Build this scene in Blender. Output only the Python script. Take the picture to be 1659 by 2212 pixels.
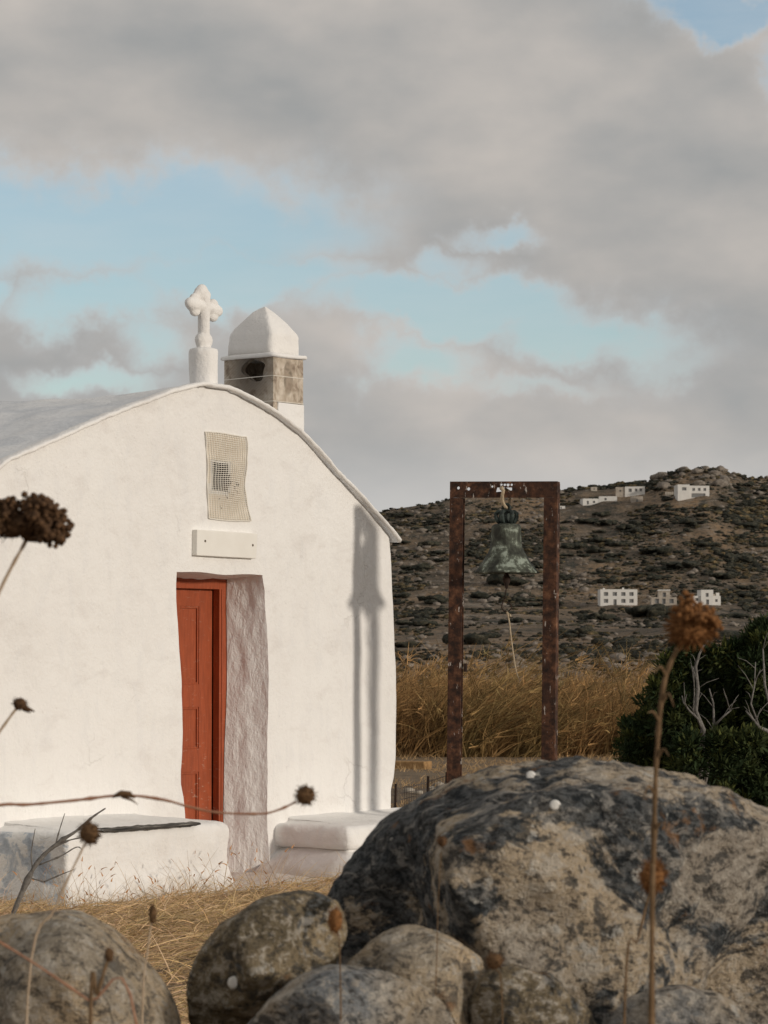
import bpy, bmesh, math, random
import numpy as np
from mathutils import Vector, Matrix

for o in list(bpy.data.objects):
    bpy.data.objects.remove(o)
SC = bpy.context.scene
COL = SC.collection
rnd = random.Random(7)
rng = np.random.default_rng(11)
R = math.radians

# ------------------------------------------------------------------ camera
FPX = 6300.0                      # focal length in units of the 1659 x 2212 measuring grid
HOR = 1420.0                      # horizon row
EYE = 1.57
PITCH = math.atan((HOR - 1106.0) / FPX)
cam_d = bpy.data.cameras.new('camera')
cam = bpy.data.objects.new('camera', cam_d)
COL.objects.link(cam)
cam.location = (0, 0, EYE)
cam.rotation_euler = (math.pi / 2 + PITCH, 0, 0)
cam_d.sensor_fit = 'VERTICAL'
cam_d.sensor_height = 36.0
cam_d.sensor_width = 27.0
cam_d.lens = FPX / 2212.0 * 36.0
cam_d.clip_start = 0.1
cam_d.clip_end = 20000
cam_d.dof.use_dof = True
cam_d.dof.focus_distance = 20.5
cam_d.dof.aperture_fstop = 15.0
SC.camera = cam

# ------------------------------------------------------------------ light
SUN_AZ = R(-31.0)                 # direction towards the sun, from +X
SUN_EL = R(10.5)
sun_d = bpy.data.lights.new('sun', 'SUN')
sun_d.energy = 2.0
sun_d.angle = R(3.8)
sun_d.color = (1.0, 0.905, 0.785)
sun = bpy.data.objects.new('sun', sun_d)
COL.objects.link(sun)
to_sun = Vector((math.cos(SUN_AZ) * math.cos(SUN_EL), math.sin(SUN_AZ) * math.cos(SUN_EL), math.sin(SUN_EL)))
sun.rotation_euler = to_sun.to_track_quat('Z', 'Y').to_euler()
sun.location = (20, -10, 12)

SC.view_settings.view_transform = 'Standard'
SC.view_settings.look = 'None'
SC.view_settings.exposure = 0.0
SC.view_settings.gamma = 1.0
SC.view_settings.use_curve_mapping = False


# ------------------------------------------------------------------ node helpers
class NT:
    def __init__(self, tree):
        self.t = tree
        self.L = tree.links

    def node(self, typ, **kw):
        n = self.t.nodes.new(typ)
        for k, v in kw.items():
            setattr(n, k, v)
        return n

    def put(self, sock, v):
        if hasattr(v, 'is_linked') or isinstance(v, bpy.types.NodeSocket):
            self.L.new(v, sock)
        elif v is not None:
            if isinstance(v, (tuple, list)) and len(v) == 3 and sock.type == 'RGBA':
                v = (*v, 1.0)
            sock.default_value = v

    def math(self, op, a, b=None, c=None, clamp=False):
        n = self.node('ShaderNodeMath', operation=op, use_clamp=clamp)
        self.put(n.inputs[0], a)
        if b is not None: self.put(n.inputs[1], b)
        if c is not None: self.put(n.inputs[2], c)
        return n.outputs[0]

    def vmath(self, op, a, b=None):
        n = self.node('ShaderNodeVectorMath', operation=op)
        self.put(n.inputs[0], a)
        if b is not None: self.put(n.inputs[1], b)
        return n.outputs['Value'] if op in ('DOT_PRODUCT', 'LENGTH', 'DISTANCE') else n.outputs[0]

    def noise(self, vec, scale, detail=4, rough=0.55, dist=0.0, color=False):
        n = self.node('ShaderNodeTexNoise')
        self.put(n.inputs['Vector'], vec)
        n.inputs['Scale'].default_value = scale
        n.inputs['Detail'].default_value = detail
        n.inputs['Roughness'].default_value = rough
        n.inputs['Distortion'].default_value = dist
        return n.outputs['Color'] if color else n.outputs['Fac']

    def voro(self, vec, scale, feature='F1', out='Distance', rand=1.0):
        n = self.node('ShaderNodeTexVoronoi', feature=feature)
        self.put(n.inputs['Vector'], vec)
        n.inputs['Scale'].default_value = scale
        n.inputs['Randomness'].default_value = rand
        return n.outputs[out]

    def ramp(self, fac, stops, interp='LINEAR'):
        n = self.node('ShaderNodeValToRGB')
        cr = n.color_ramp
        cr.interpolation = interp
        while len(cr.elements) < len(stops):
            cr.elements.new(0.5)
        for e, (p, c) in zip(cr.elements, stops):
            e.position = p
            e.color = (c, c, c, 1) if isinstance(c, (int, float)) else (*c, 1)
        self.put(n.inputs[0], fac)
        return n.outputs[0]

    def mix(self, fac, a, b, blend='MIX'):
        n = self.node('ShaderNodeMix', data_type='RGBA', blend_type=blend)
        self.put(n.inputs[0], fac)
        self.put(n.inputs[6], a)
        self.put(n.inputs[7], b)
        return n.outputs[2]

    def sstep(self, x, lo, hi):
        n = self.node('ShaderNodeMapRange', interpolation_type='SMOOTHSTEP')
        self.put(n.inputs[0], x)
        n.inputs[1].default_value = lo
        n.inputs[2].default_value = hi
        return n.outputs[0]

    def scalev(self, vec, s):
        n = self.node('ShaderNodeMapping')
        self.put(n.inputs['Vector'], vec)
        n.inputs['Scale'].default_value = s
        return n.outputs[0]

    def bump(self, h, strength, dist, normal=None):
        n = self.node('ShaderNodeBump')
        n.inputs['Strength'].default_value = strength
        n.inputs['Distance'].default_value = dist
        self.put(n.inputs['Height'], h)
        if normal is not None: self.put(n.inputs['Normal'], normal)
        return n.outputs[0]

    def coord(self, kind='Object'):
        return self.node('ShaderNodeTexCoord').outputs[kind]

    def attr(self, name):
        return self.node('ShaderNodeAttribute', attribute_name=name).outputs['Color']


def material(name, fn, rough=0.9, spec=0.25, metal=0.0):
    m = bpy.data.materials.new(name)
    m.use_nodes = True
    t = NT(m.node_tree)
    b = m.node_tree.nodes['Principled BSDF']
    b.inputs['Roughness'].default_value = rough
    b.inputs['Specular IOR Level'].default_value = spec
    b.inputs['Metallic'].default_value = metal
    r = fn(t)
    col, nrm = r[0], r[1]
    t.put(b.inputs['Base Color'], col)
    if nrm is not None: t.put(b.inputs['Normal'], nrm)
    if len(r) > 2: t.put(b.inputs['Roughness'], r[2])
    return m


# ------------------------------------------------------------------ world: low sun sky with broken cloud
world = bpy.data.worlds.new('World')
SC.world = world
world.use_nodes = True
wt = NT(world.node_tree)
bg = world.node_tree.nodes['Background']
sky = wt.node('ShaderNodeTexSky', sky_type='NISHITA')
sky.sun_disc = False
sky.sun_elevation = SUN_EL
sky.sun_rotation = math.atan2(to_sun.x, to_sun.y)
sky.air_density = 1.0
sky.dust_density = 0.6
sky.ozone_density = 2.0
skyc = wt.mix(1.0, sky.outputs[0], (0.150, 0.149, 0.149), 'MULTIPLY')
gen = wt.coord('Generated')
sep = wt.node('ShaderNodeSeparateXYZ')
wt.put(sep.inputs[0], gen)
az = wt.math('MULTIPLY', wt.math('ARCTAN2', sep.outputs[0], sep.outputs[1]), 6.3)
elv = wt.math('MULTIPLY', wt.math('ARCSINE', sep.outputs[2]), 6.3)
cmb = wt.node('ShaderNodeCombineXYZ')
wt.put(cmb.inputs[0], az)
wt.put(cmb.inputs[1], elv)
P0 = cmb.outputs[0]
# ragged edges: warp the cloud field by noise
warp = wt.vmath('SUBTRACT', wt.noise(P0, 3.2, 5, 0.62, color=True), (0.5, 0.5, 0.5))
wscale = wt.node('ShaderNodeVectorMath', operation='SCALE')
wt.put(wscale.inputs[0], warp)
wscale.inputs['Scale'].default_value = 0.36
P1 = wt.vmath('ADD', P0, wscale.outputs[0])
P1 = wt.vmath('MULTIPLY', P1, (1, 1, 0))
# breaks in the cloud deck: (azimuth, elevation, half width, half height, depth)
BREAKS = [(-0.55, 0.955, 0.44, 0.105, 1.0), (-0.95, 0.99, 0.3, 0.09, 0.8), (-0.32, 0.83, 0.26, 0.06, .85), (-0.62, 0.79, 0.2, 0.07, .8),
          (0.16, 0.765, 0.30, 0.06, 0.95), (0.42, 0.72, 0.18, 0.06, .75), (0.06, 0.645, 0.13, 0.06, 0.62), (-0.52, 0.70, 0.10, 0.06, .55),
          (0.25, 0.935, 0.09, 0.03, 0.52), (0.13, 0.86, 0.08, 0.045, 0.50), (0.52, 0.70, 0.14, 0.06, 0.5), (0.30, 0.60, 0.2, 0.03, 0.35), (0.76, 1.40, 0.15, 0.045, 0.95), (0.82, 1.27, 0.05, 0.08, 0.5),
          (-0.62, 0.60, 0.14, 0.035, 0.55), (0.60, 0.66, 0.16, 0.05, 0.28), (-0.86, 0.82, 0.06, 0.05, .6),
          (1.7, 0.8, 0.5, 0.12, .9), (-2.0, 0.7, 0.6, 0.14, .9), (2.6, 1.5, 0.7, 0.2, .9), (-2.2, 1.6, 0.5, 0.2, .9)]
clear = None
for (u0, v0, a, b, dp) in BREAKS:
    q = wt.vmath('MULTIPLY', wt.vmath('SUBTRACT', P1, (u0, v0, 0)), (1 / a, 1 / b, 0))
    g = wt.math('MULTIPLY', wt.math('EXPONENT', wt.math('MULTIPLY', wt.vmath('DOT_PRODUCT', q, q), -0.8)), dp)
    clear = g if clear is None else wt.math('MAXIMUM', clear, g)
n1 = wt.noise(wt.scalev(P0, (1.0, 1.6, 1)), 1.7, 6, 0.50)
n1b = wt.noise(wt.scalev(wt.vmath('ADD', P0, (0.06, 0.09, 0)), (1.0, 1.6, 1)), 1.7, 6, 0.50)
nfar = wt.noise(gen, 1.6, 3, 0.5)
cover = wt.math('ADD', wt.math('MULTIPLY', wt.math('SUBTRACT', n1, 0.5), 0.60), 0.79)
cover = wt.math('SUBTRACT', cover, wt.math('MULTIPLY', clear, 1.0))
dens = wt.sstep(cover, 0.12, 0.64)
lit = wt.math('MULTIPLY', wt.math('SUBTRACT', n1, n1b), 1.7)
slow = wt.noise(wt.scalev(P0, (0.7, 1.5, 1)), 1.6, 4, 0.55)
shade = wt.math('ADD', wt.math('ADD', lit, wt.math('MULTIPLY', wt.math('SUBTRACT', slow, 0.5), 1.5)), 0.5, clamp=True)
ccol = wt.ramp(shade, [(0.0, (0.325, 0.335, 0.337)), (0.42, (0.42, 0.408, 0.393)), (1.0, (0.575, 0.528, 0.485))])
thin = wt.sstep(cover, 0.75, 0.25)
ccol = wt.mix(wt.math('MULTIPLY', thin, 0.55), ccol, (0.62, 0.63, 0.64))
hz = wt.ramp(wt.math('MULTIPLY', elv, 0.5, clamp=True), [(0.0, 0.75), (0.14, 0.6), (0.24, 0.05), (0.4, 0.0)])
ccol = wt.mix(hz, ccol, (0.62, 0.625, 0.62))
veil = wt.math('ADD', wt.math('MULTIPLY', wt.noise(wt.scalev(P0, (0.8, 3.5, 1)), 2.6, 5, 0.6), 0.55), 0.02)
skyc = wt.mix(veil, skyc, (0.58, 0.62, 0.64))
final = wt.mix(dens, skyc, ccol)
wt.put(bg.inputs['Color'], final)
bg.inputs['Strength'].default_value = 1.0

# ------------------------------------------------------------------ numpy noise
def _h(ix, iy, iz, k):
    n = (ix.astype(np.int64) * 374761393 + iy.astype(np.int64) * 668265263 + iz.astype(np.int64) * 2147483647 + k * 1274126177) & 0xffffffff
    n = ((n ^ (n >> 13)) * 1274126177) & 0xffffffff
    return ((n ^ (n >> 16)) & 0xffff) / 32767.5 - 1.0


def vnoise(p, seed=0):
    p = np.asarray(p, float)
    i = np.floor(p)
    f = p - i
    w = f * f * f * (f * (f * 6 - 15) + 10)
    ix, iy, iz = i[..., 0], i[..., 1], i[..., 2]
    r = 0
    for dx in (0, 1):
        for dy in (0, 1):
            for dz in (0, 1):
                g = _h(ix + dx, iy + dy, iz + dz, seed) * (f[..., 0] - dx) + _h(ix + dx, iy + dy, iz + dz, seed + 1) * (f[..., 1] - dy) \
                    + _h(ix + dx, iy + dy, iz + dz, seed + 2) * (f[..., 2] - dz)
                r = r + g * (w[..., 0] if dx else 1 - w[..., 0]) * (w[..., 1] if dy else 1 - w[..., 1]) * (w[..., 2] if dz else 1 - w[..., 2])
    return r


def fbm(p, octv=4, gain=0.5, seed=0):
    p = np.asarray(p, float)
    a, r = 1.0, 0
    for k in range(octv):
        r = r + a * vnoise(p * (2.0 ** k) + k * 17.3, seed + 7 * k)
        a *= gain
    return r


def fbm2(x, y, octv=4, gain=0.5, seed=0):
    x = np.asarray(x, float)
    y = np.asarray(y, float) + 0 * x
    return fbm(np.stack([x + 0 * y, y, 0 * x + 0 * y + 0.37], -1), octv, gain, seed)


# ------------------------------------------------------------------ mesh helpers
def mesh_np(name, verts, faces, smooth=True, col=None):
    verts = np.asarray(verts, np.float32)
    faces = np.asarray(faces, np.int32)
    k = faces.shape[1]
    me = bpy.data.meshes.new(name)
    me.vertices.add(len(verts))
    me.vertices.foreach_set('co', verts.ravel())
    me.loops.add(faces.size)
    me.loops.foreach_set('vertex_index', faces.ravel())
    me.polygons.add(len(faces))
    me.polygons.foreach_set('loop_start', np.arange(0, faces.size, k, dtype=np.int32))
    if smooth:
        me.polygons.foreach_set('use_smooth', np.ones(len(faces), bool))
    me.update(calc_edges=True)
    if col is not None:
        a = me.color_attributes.new('Tint', 'FLOAT_COLOR', 'POINT')
        c = np.ones((len(verts), 4), np.float32)
        c[:, :3] = col
        a.data.foreach_set('color', c.ravel())
    return me


class MB:
    def __init__(self):
        self.v, self.f = [], []

    def add(self, vs, fs):
        o = len(self.v)
        self.v.extend([tuple(p) for p in vs])
        self.f.extend([tuple(i + o for i in f) for f in fs])
        return self

    def box(self, x0, x1, y0, y1, z0, z1):
        vs = [(x0, y0, z0), (x1, y0, z0), (x1, y1, z0), (x0, y1, z0), (x0, y0, z1), (x1, y0, z1), (x1, y1, z1), (x0, y1, z1)]
        return self.add(vs, [(0, 3, 2, 1), (4, 5, 6, 7), (0, 1, 5, 4), (1, 2, 6, 5), (2, 3, 7, 6), (3, 0, 4, 7)])

    def tube(self, pts, rad, n=6, cap=True):
        pts = [Vector(p) for p in pts]
        if not hasattr(rad, '__len__'): rad = [rad] * len(pts)
        base = len(self.v)
        prev = None
        for i, p in enumerate(pts):
            d = (pts[min(i + 1, len(pts) - 1)] - pts[max(i - 1, 0)])
            d = d.normalized() if d.length > 1e-9 else Vector((0, 0, 1))
            if prev is None:
                a = d.orthogonal().normalized()
            else:
                a = (prev - d * prev.dot(d)).normalized()
            prev = a
            b = d.cross(a)
            for k in range(n):
                t = 2 * math.pi * k / n
                self.v.append(tuple(p + (a * math.cos(t) + b * math.sin(t)) * rad[i]))
        for i in range(len(pts) - 1):
            for k in range(n):
                q = base + i * n
                self.f.append((q + k, q + (k + 1) % n, q + n + (k + 1) % n, q + n + k))
        if cap:
            self.f.append(tuple(base + k for k in reversed(range(n))))
            self.f.append(tuple(base + (len(pts) - 1) * n + k for k in range(n)))
        return self

    def lathe(self, prof, n=32, c=(0, 0, 0)):
        base = len(self.v)
        for (r, z) in prof:
            for k in range(n):
                t = 2 * math.pi * k / n
                self.v.append((c[0] + r * math.cos(t), c[1] + r * math.sin(t), c[2] + z))
        for i in range(len(prof) - 1):
            for k in range(n):
                q = base + i * n
                self.f.append((q + k, q + (k + 1) % n, q + n + (k + 1) % n, q + n + k))
        return self

    def ball(self, c, r, sub=2):
        v, f = ico(sub)
        r = Vector(r) if hasattr(r, '__len__') else Vector((r, r, r))
        return self.add([(c[0] + p[0] * r.x, c[1] + p[1] * r.y, c[2] + p[2] * r.z) for p in v], f)

    def grid(self, A):
        """A: (n, m, 3) array of points"""
        n, m = A.shape[:2]
        o = len(self.v)
        self.v.extend(map(tuple, A.reshape(-1, 3)))
        for i in range(n - 1):
            for j in range(m - 1):
                a = o + i * m + j
                self.f.append((a, a + 1, a + m + 1, a + m))
        return self

    def mesh(self, name, smooth=False, merge=0.0, bevel=0.0):
        me = bpy.data.meshes.new(name)
        me.from_pydata(self.v, [], self.f)
        if merge or bevel:
            bm = bmesh.new()
            bm.from_mesh(me)
            if merge: bmesh.ops.remove_doubles(bm, verts=bm.verts, dist=merge)
            if bevel:
                bmesh.ops.bevel(bm, geom=[e for e in bm.edges if e.is_manifold and e.calc_face_angle(0) > 0.5], offset=bevel, segments=2,
                                profile=0.6, affect='EDGES')
            bmesh.ops.recalc_face_normals(bm, faces=bm.faces)
            bm.to_mesh(me)
            bm.free()
        if smooth: me.shade_smooth()
        return me


_ico = {}
def ico(sub):
    if sub not in _ico:
        bm = bmesh.new()
        bmesh.ops.create_icosphere(bm, subdivisions=sub, radius=1.0)
        bm.verts.ensure_lookup_table()
        _ico[sub] = ([tuple(v.co) for v in bm.verts], [tuple(x.index for x in f.verts) for f in bm.faces])
        bm.free()
    return _ico[sub]


def obj(name, me, mat=None, parent=None, label=None, cat=None, group=None, kind=None, loc=None, rotz=None):
    if isinstance(me, MB): me = me.mesh(name)
    o = bpy.data.objects.new(name, me)
    COL.objects.link(o)
    if me is not None and mat is not None and len(me.materials) == 0: me.materials.append(mat)
    if parent: o.parent = parent
    if loc is not None: o.location = loc
    if rotz is not None: o.rotation_euler = (0, 0, rotz)
    if label: o['label'] = label
    if cat: o['category'] = cat
    if group: o['group'] = group
    if kind: o['kind'] = kind
    return o


def thing(name, label, cat, loc=(0, 0, 0), rotz=0, group=None):
    return obj(name, None, None, None, label, cat, group, None, loc, rotz)


# ------------------------------------------------------------------ measuring: a point of the photograph on a plane of the place
FW = np.array([0, math.cos(PITCH), math.sin(PITCH)])
UP = np.array([0, -math.sin(PITCH), math.cos(PITCH)])
CAM = np.array([0, 0, EYE])

def ray(x, y):
    return FW + np.array([1.0, 0, 0]) * (x - 829.5) / FPX + UP * (1106 - y) / FPX

def at(x, y, Y):
    d = ray(x, y)
    p = CAM + d * (Y / d[1])
    return Vector(p)

def plane(x, y, org, ang, off=0.0):
    """local (s, z) on the vertical plane local-y = off of a frame standing at org turned by ang"""
    u = np.array([math.cos(ang), math.sin(ang), 0]); n = np.array([-math.sin(ang), math.cos(ang), 0])
    o = CAM - np.array([org[0], org[1], 0])
    d = ray(x, y)
    t = (off - o @ n) / (d @ n)
    return (o + d * t) @ u, EYE + d[2] * t


# ------------------------------------------------------------------ materials
def m_white(t, stain=0.95, fine=1.0):
    c = t.coord()
    big = t.noise(c, 0.9, 4, 0.6)
    col = t.ramp(big, [(0.3, (0.82, 0.80, 0.775)), (0.7, (0.88, 0.868, 0.845))])
    pat = t.noise(t.scalev(c, (1, 1, 1.6)), 3.3, 5, 0.65, 0.4)
    col = t.mix(t.math('MULTIPLY', t.sstep(pat, 0.50, 0.70), 0.34 * stain), col, (0.66, 0.62, 0.59))
    sp = t.noise(c, 22, 3, 0.6)
    col = t.mix(t.math('MULTIPLY', t.sstep(sp, 0.68, 0.78), 0.28 * stain), col, (0.42, 0.37, 0.31))
    cr = t.voro(t.vmath('ADD', c, t.vmath('MULTIPLY', t.noise(c, 3, 4, 0.6, color=True), (0.5, 0.5, 0.5))), 1.1, 'DISTANCE_TO_EDGE')
    cm = t.math('MULTIPLY', t.sstep(cr, 0.012, 0.004), t.sstep(t.noise(t.vmath('ADD', c, (4, 4, 4)), 1.3, 2, 0.5), 0.60, 0.70))
    col = t.mix(t.math('MULTIPLY', cm, 0.16 * stain), col, (0.35, 0.31, 0.27))
    brush = t.noise(t.scalev(c, (1.0, 1, 0.35)), 9, 5, 0.6, 0.3)
    col = t.mix(t.math('MULTIPLY', t.sstep(brush, 0.5, 0.66), 0.26), col, (0.74, 0.735, 0.735))
    zz_ = t.node('ShaderNodeSeparateXYZ'); t.put(zz_.inputs[0], c)
    foot = t.math('MULTIPLY', t.sstep(t.math('ADD', zz_.outputs[2], t.math('MULTIPLY', t.math('SUBTRACT', pat, 0.5), 0.5)), 0.20, 0.03), 0.55)
    col = t.mix(foot, col, (0.56, 0.48, 0.38))
    flake = t.noise(c, 11, 6, 0.72, 0.2)
    col = t.mix(t.math('MULTIPLY', t.sstep(flake, 0.66, 0.69), 0.35), col, (0.58, 0.55, 0.52))
    h = t.math('ADD', t.math('MULTIPLY', t.noise(c, 4, 6, 0.62), 1.3), t.math('MULTIPLY', t.noise(c, 45, 4, 0.65), 0.25 * fine))
    h = t.math('ADD', t.math('SUBTRACT', h, t.math('MULTIPLY', cm, 0.15)), t.math('MULTIPLY', brush, 0.5))
    return col, t.bump(h, 0.6, 0.03)
M = {}
M['white'] = material('whitewash', m_white)

def m_jamb(t):
    c = t.coord()
    col = t.ramp(t.noise(c, 2.5, 4, 0.6), [(0.3, (0.84, 0.825, 0.80)), (0.7, (0.89, 0.88, 0.86))])
    v = t.noise(t.scalev(c, (1, 1, 0.6)), 16, 6, 0.7, 0.1)
    h = t.math('ADD', t.noise(t.scalev(c, (1, 1, 0.5)), 8, 4, 0.6), t.math('MULTIPLY', v, 0.7))
    return col, t.bump(h, 0.7, 0.035)
M['jamb'] = material('rough_whitewash', m_jamb)

def m_oldwhite(t):
    c = t.coord()
    n = t.noise(c, 4.5, 6, 0.65, 0.5)
    col = t.ramp(n, [(0.36, (0.36, 0.40, 0.45)), (0.46, (0.55, 0.59, 0.63)), (0.50, (0.82, 0.81, 0.78)), (0.75, (0.86, 0.845, 0.82))])
    sp = t.noise(c, 18, 4, 0.6)
    col = t.mix(t.math('MULTIPLY', t.sstep(sp, 0.64, 0.74), 0.5), col, (0.25, 0.22, 0.19))
    h = t.math('ADD', n, t.math('MULTIPLY', t.noise(c, 30, 4, 0.6), 0.4))
    return col, t.bump(h, 0.8, 0.03)
M['oldwhite'] = material('worn_whitewash', m_oldwhite)

def m_roof(t):
    c = t.coord()
    n = t.noise(t.scalev(c, (1, 0.6, 1)), 2.6, 6, 0.62, 0.4)
    col = t.ramp(n, [(0.3, (0.62, 0.65, 0.69)), (0.55, (0.79, 0.80, 0.81)), (0.8, (0.86, 0.85, 0.83))])
    return col, t.bump(t.math('ADD', n, t.math('MULTIPLY', t.noise(c, 26, 4, 0.6), 0.2)), 0.7, 0.04)
M['roof'] = material('lime_washed_roof', m_roof)

def m_slab(t):
    c = t.coord()
    n = t.noise(t.scalev(c, (0.5, 3, 9)), 9, 5, 0.65)
    col = t.ramp(n, [(0.35, (0.03, 0.03, 0.028)), (0.55, (0.11, 0.10, 0.09)), (0.68, (0.32, 0.30, 0.27)), (0.78, (0.65, 0.62, 0.58))])
    return col, t.bump(n, 0.9, 0.02)
M['slab'] = material('weathered_slab', m_slab)

def m_door(t, base=(0.34, 0.072, 0.024)):
    c = t.coord()
    g = t.noise(t.scalev(c, (9, 9, 1.2)), 6, 4, 0.6)
    col = t.mix(t.sstep(g, 0.3, 0.7), tuple(x * 0.82 for x in base), tuple(x * 1.1 for x in base))
    z = t.node('ShaderNodeSeparateXYZ'); t.put(z.inputs[0], c)
    low = t.sstep(z.outputs[2], 1.3, 0.3)
    wear = t.math('MULTIPLY', t.sstep(t.noise(t.scalev(c, (1, 1, 3.5)), 17, 5, 0.7), 0.60, 0.67), t.math('ADD', t.math('MULTIPLY', low, 0.85), 0.22))
    col = t.mix(wear, col, (0.50, 0.33, 0.24))
    dull = t.math('MULTIPLY', t.sstep(t.noise(c, 4, 4, 0.6), 0.45, 0.65), t.math('MULTIPLY', low, 0.5))
    col = t.mix(dull, col, (0.20, 0.055, 0.03))
    return col, t.bump(g, 0.25, 0.004)
M['door'] = material('red_door_paint', m_door, 0.55, 0.35)

def m_rust(t):
    c = t.coord()
    n = t.noise(c, 14, 6, 0.68)
    col = t.ramp(n, [(0.34, (0.014, 0.009, 0.008)), (0.46, (0.045, 0.022, 0.014)), (0.57, (0.105, 0.047, 0.026)), (0.72, (0.23, 0.115, 0.062))])
    s = t.noise(t.scalev(c, (1, 1, 0.30)), 34, 4, 0.65)
    col = t.mix(t.sstep(s, 0.62, 0.66), col, (0.55, 0.50, 0.45))
    big = t.noise(t.scalev(c, (1, 1, 0.4)), 5, 4, 0.6)
    col = t.mix(t.math('MULTIPLY', t.sstep(big, 0.52, 0.64), 0.55), col, (0.035, 0.018, 0.014))
    return col, t.bump(n, 0.6, 0.006)
M['rust'] = material('rusty_painted_iron', m_rust, 0.85, 0.3)

def m_bronze(t):
    c = t.coord()
    n = t.noise(c, 11, 7, 0.7, 0.4)
    n2 = t.noise(t.scalev(c, (1, 1, 0.55)), 5.5, 5, 0.65, 0.6)
    f = t.math('ADD', t.math('MULTIPLY', n, 0.55), t.math('MULTIPLY', n2, 0.45))
    col = t.ramp(f, [(0.43, (0.025, 0.026, 0.020)), (0.50, (0.065, 0.072, 0.055)), (0.535, (0.12, 0.135, 0.105)), (0.565, (0.28, 0.32, 0.265)), (0.66, (0.40, 0.45, 0.385))])
    return col, t.bump(f, 0.8, 0.008)
M['bronze'] = material('verdigris_bronze', m_bronze, 0.75, 0.35, 0.0)
M['dark_bronze'] = material('dark_bronze', lambda t: (t.ramp(t.noise(t.coord(), 30, 4, 0.6), [(0.4, (0.015, 0.022, 0.02)), (0.7, (0.06, 0.085, 0.075))]), None), 0.7, 0.4)

def flat_noise(a, b, scale=20, strength=0.3, dist=0.005, detail=4):
    def fn(t):
        n = t.noise(t.coord(), scale, detail, 0.6)
        return t.ramp(n, [(0.3, a), (0.7, b)]), t.bump(n, strength, dist)
    return fn
M['rope'] = material('frayed_rope', flat_noise((0.34, 0.26, 0.17), (0.58, 0.48, 0.34), 90))
M['wire_white'] = material('white_plastic_mesh', flat_noise((0.70, 0.65, 0.57), (0.80, 0.77, 0.70), 25))
M['cream'] = material('cream_niche_plaster', flat_noise((0.70, 0.62, 0.51), (0.80, 0.74, 0.64), 12))
M['niche'] = material('shade_dark_niche', flat_noise((0.035, 0.028, 0.022), (0.11, 0.085, 0.065), 12))  # dark colour stands in for the shade inside the window opening
M['plaque'] = material('painted_marble_plaque', flat_noise((0.79, 0.765, 0.71), (0.84, 0.82, 0.77), 7, 0.2, 0.004))
M['screw'] = material('dull_screw', flat_noise((0.10, 0.08, 0.06), (0.2, 0.16, 0.12), 60))
M['twig'] = material('nest_twigs', flat_noise((0.05, 0.03, 0.018), (0.16, 0.10, 0.06), 60))
M['iron'] = material('dark_iron', flat_noise((0.02, 0.016, 0.014), (0.06, 0.035, 0.025), 40))

def m_chim(t):
    c = t.coord()
    n = t.noise(c, 15, 7, 0.74, 0.3)
    col = t.ramp(n, [(0.36, (0.26, 0.20, 0.15)), (0.48, (0.52, 0.44, 0.35)), (0.62, (0.70, 0.63, 0.54))])
    # chicken wire drawn tight over the plaster
    rot = t.node('ShaderNodeMapping'); t.put(rot.inputs['Vector'], c); rot.inputs['Rotation'].default_value = (R(38), R(38), 0)
    w = t.node('ShaderNodeTexWave', wave_type='BANDS', bands_direction='Z'); t.put(w.inputs['Vector'], rot.outputs[0]); w.inputs['Scale'].default_value = 22
    w.inputs['Distortion'].default_value = 1.2
    col = t.mix(t.math('MULTIPLY', t.sstep(w.outputs['Fac'], 0.75, 0.95), 0.35), col, (0.10, 0.08, 0.07))
    d = t.sstep(t.vmath('LENGTH', t.vmath('MULTIPLY', t.vmath('SUBTRACT', c, SOOT), (0.0, 1.0, 0.75))), 0.30, 0.06)
    x = t.node('ShaderNodeSeparateXYZ'); t.put(x.inputs[0], c)
    side = t.sstep(x.outputs[0], SOOT[0] + 0.06, SOOT[0] + 0.01)
    col = t.mix(t.math('MULTIPLY', t.math('MULTIPLY', d, side), t.math('ADD', t.math('MULTIPLY', n, 0.9), 0.25), clamp=True), col, (0.025, 0.02, 0.017))
    d2 = t.sstep(t.vmath('LENGTH', t.vmath('MULTIPLY', t.vmath('SUBTRACT', c, SOOT2), (2.0, 0, 0.9))), 0.13, 0.09)
    fr = t.sstep(x.outputs[0], SOOT[0] + 0.03, SOOT[0] + 0.08)
    col = t.mix(t.math('MULTIPLY', t.math('MULTIPLY', d2, fr), t.sstep(n, 0.38, 0.6)), col, (0.20, 0.16, 0.12))
    return col, t.bump(n, 0.6, 0.01)

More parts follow.
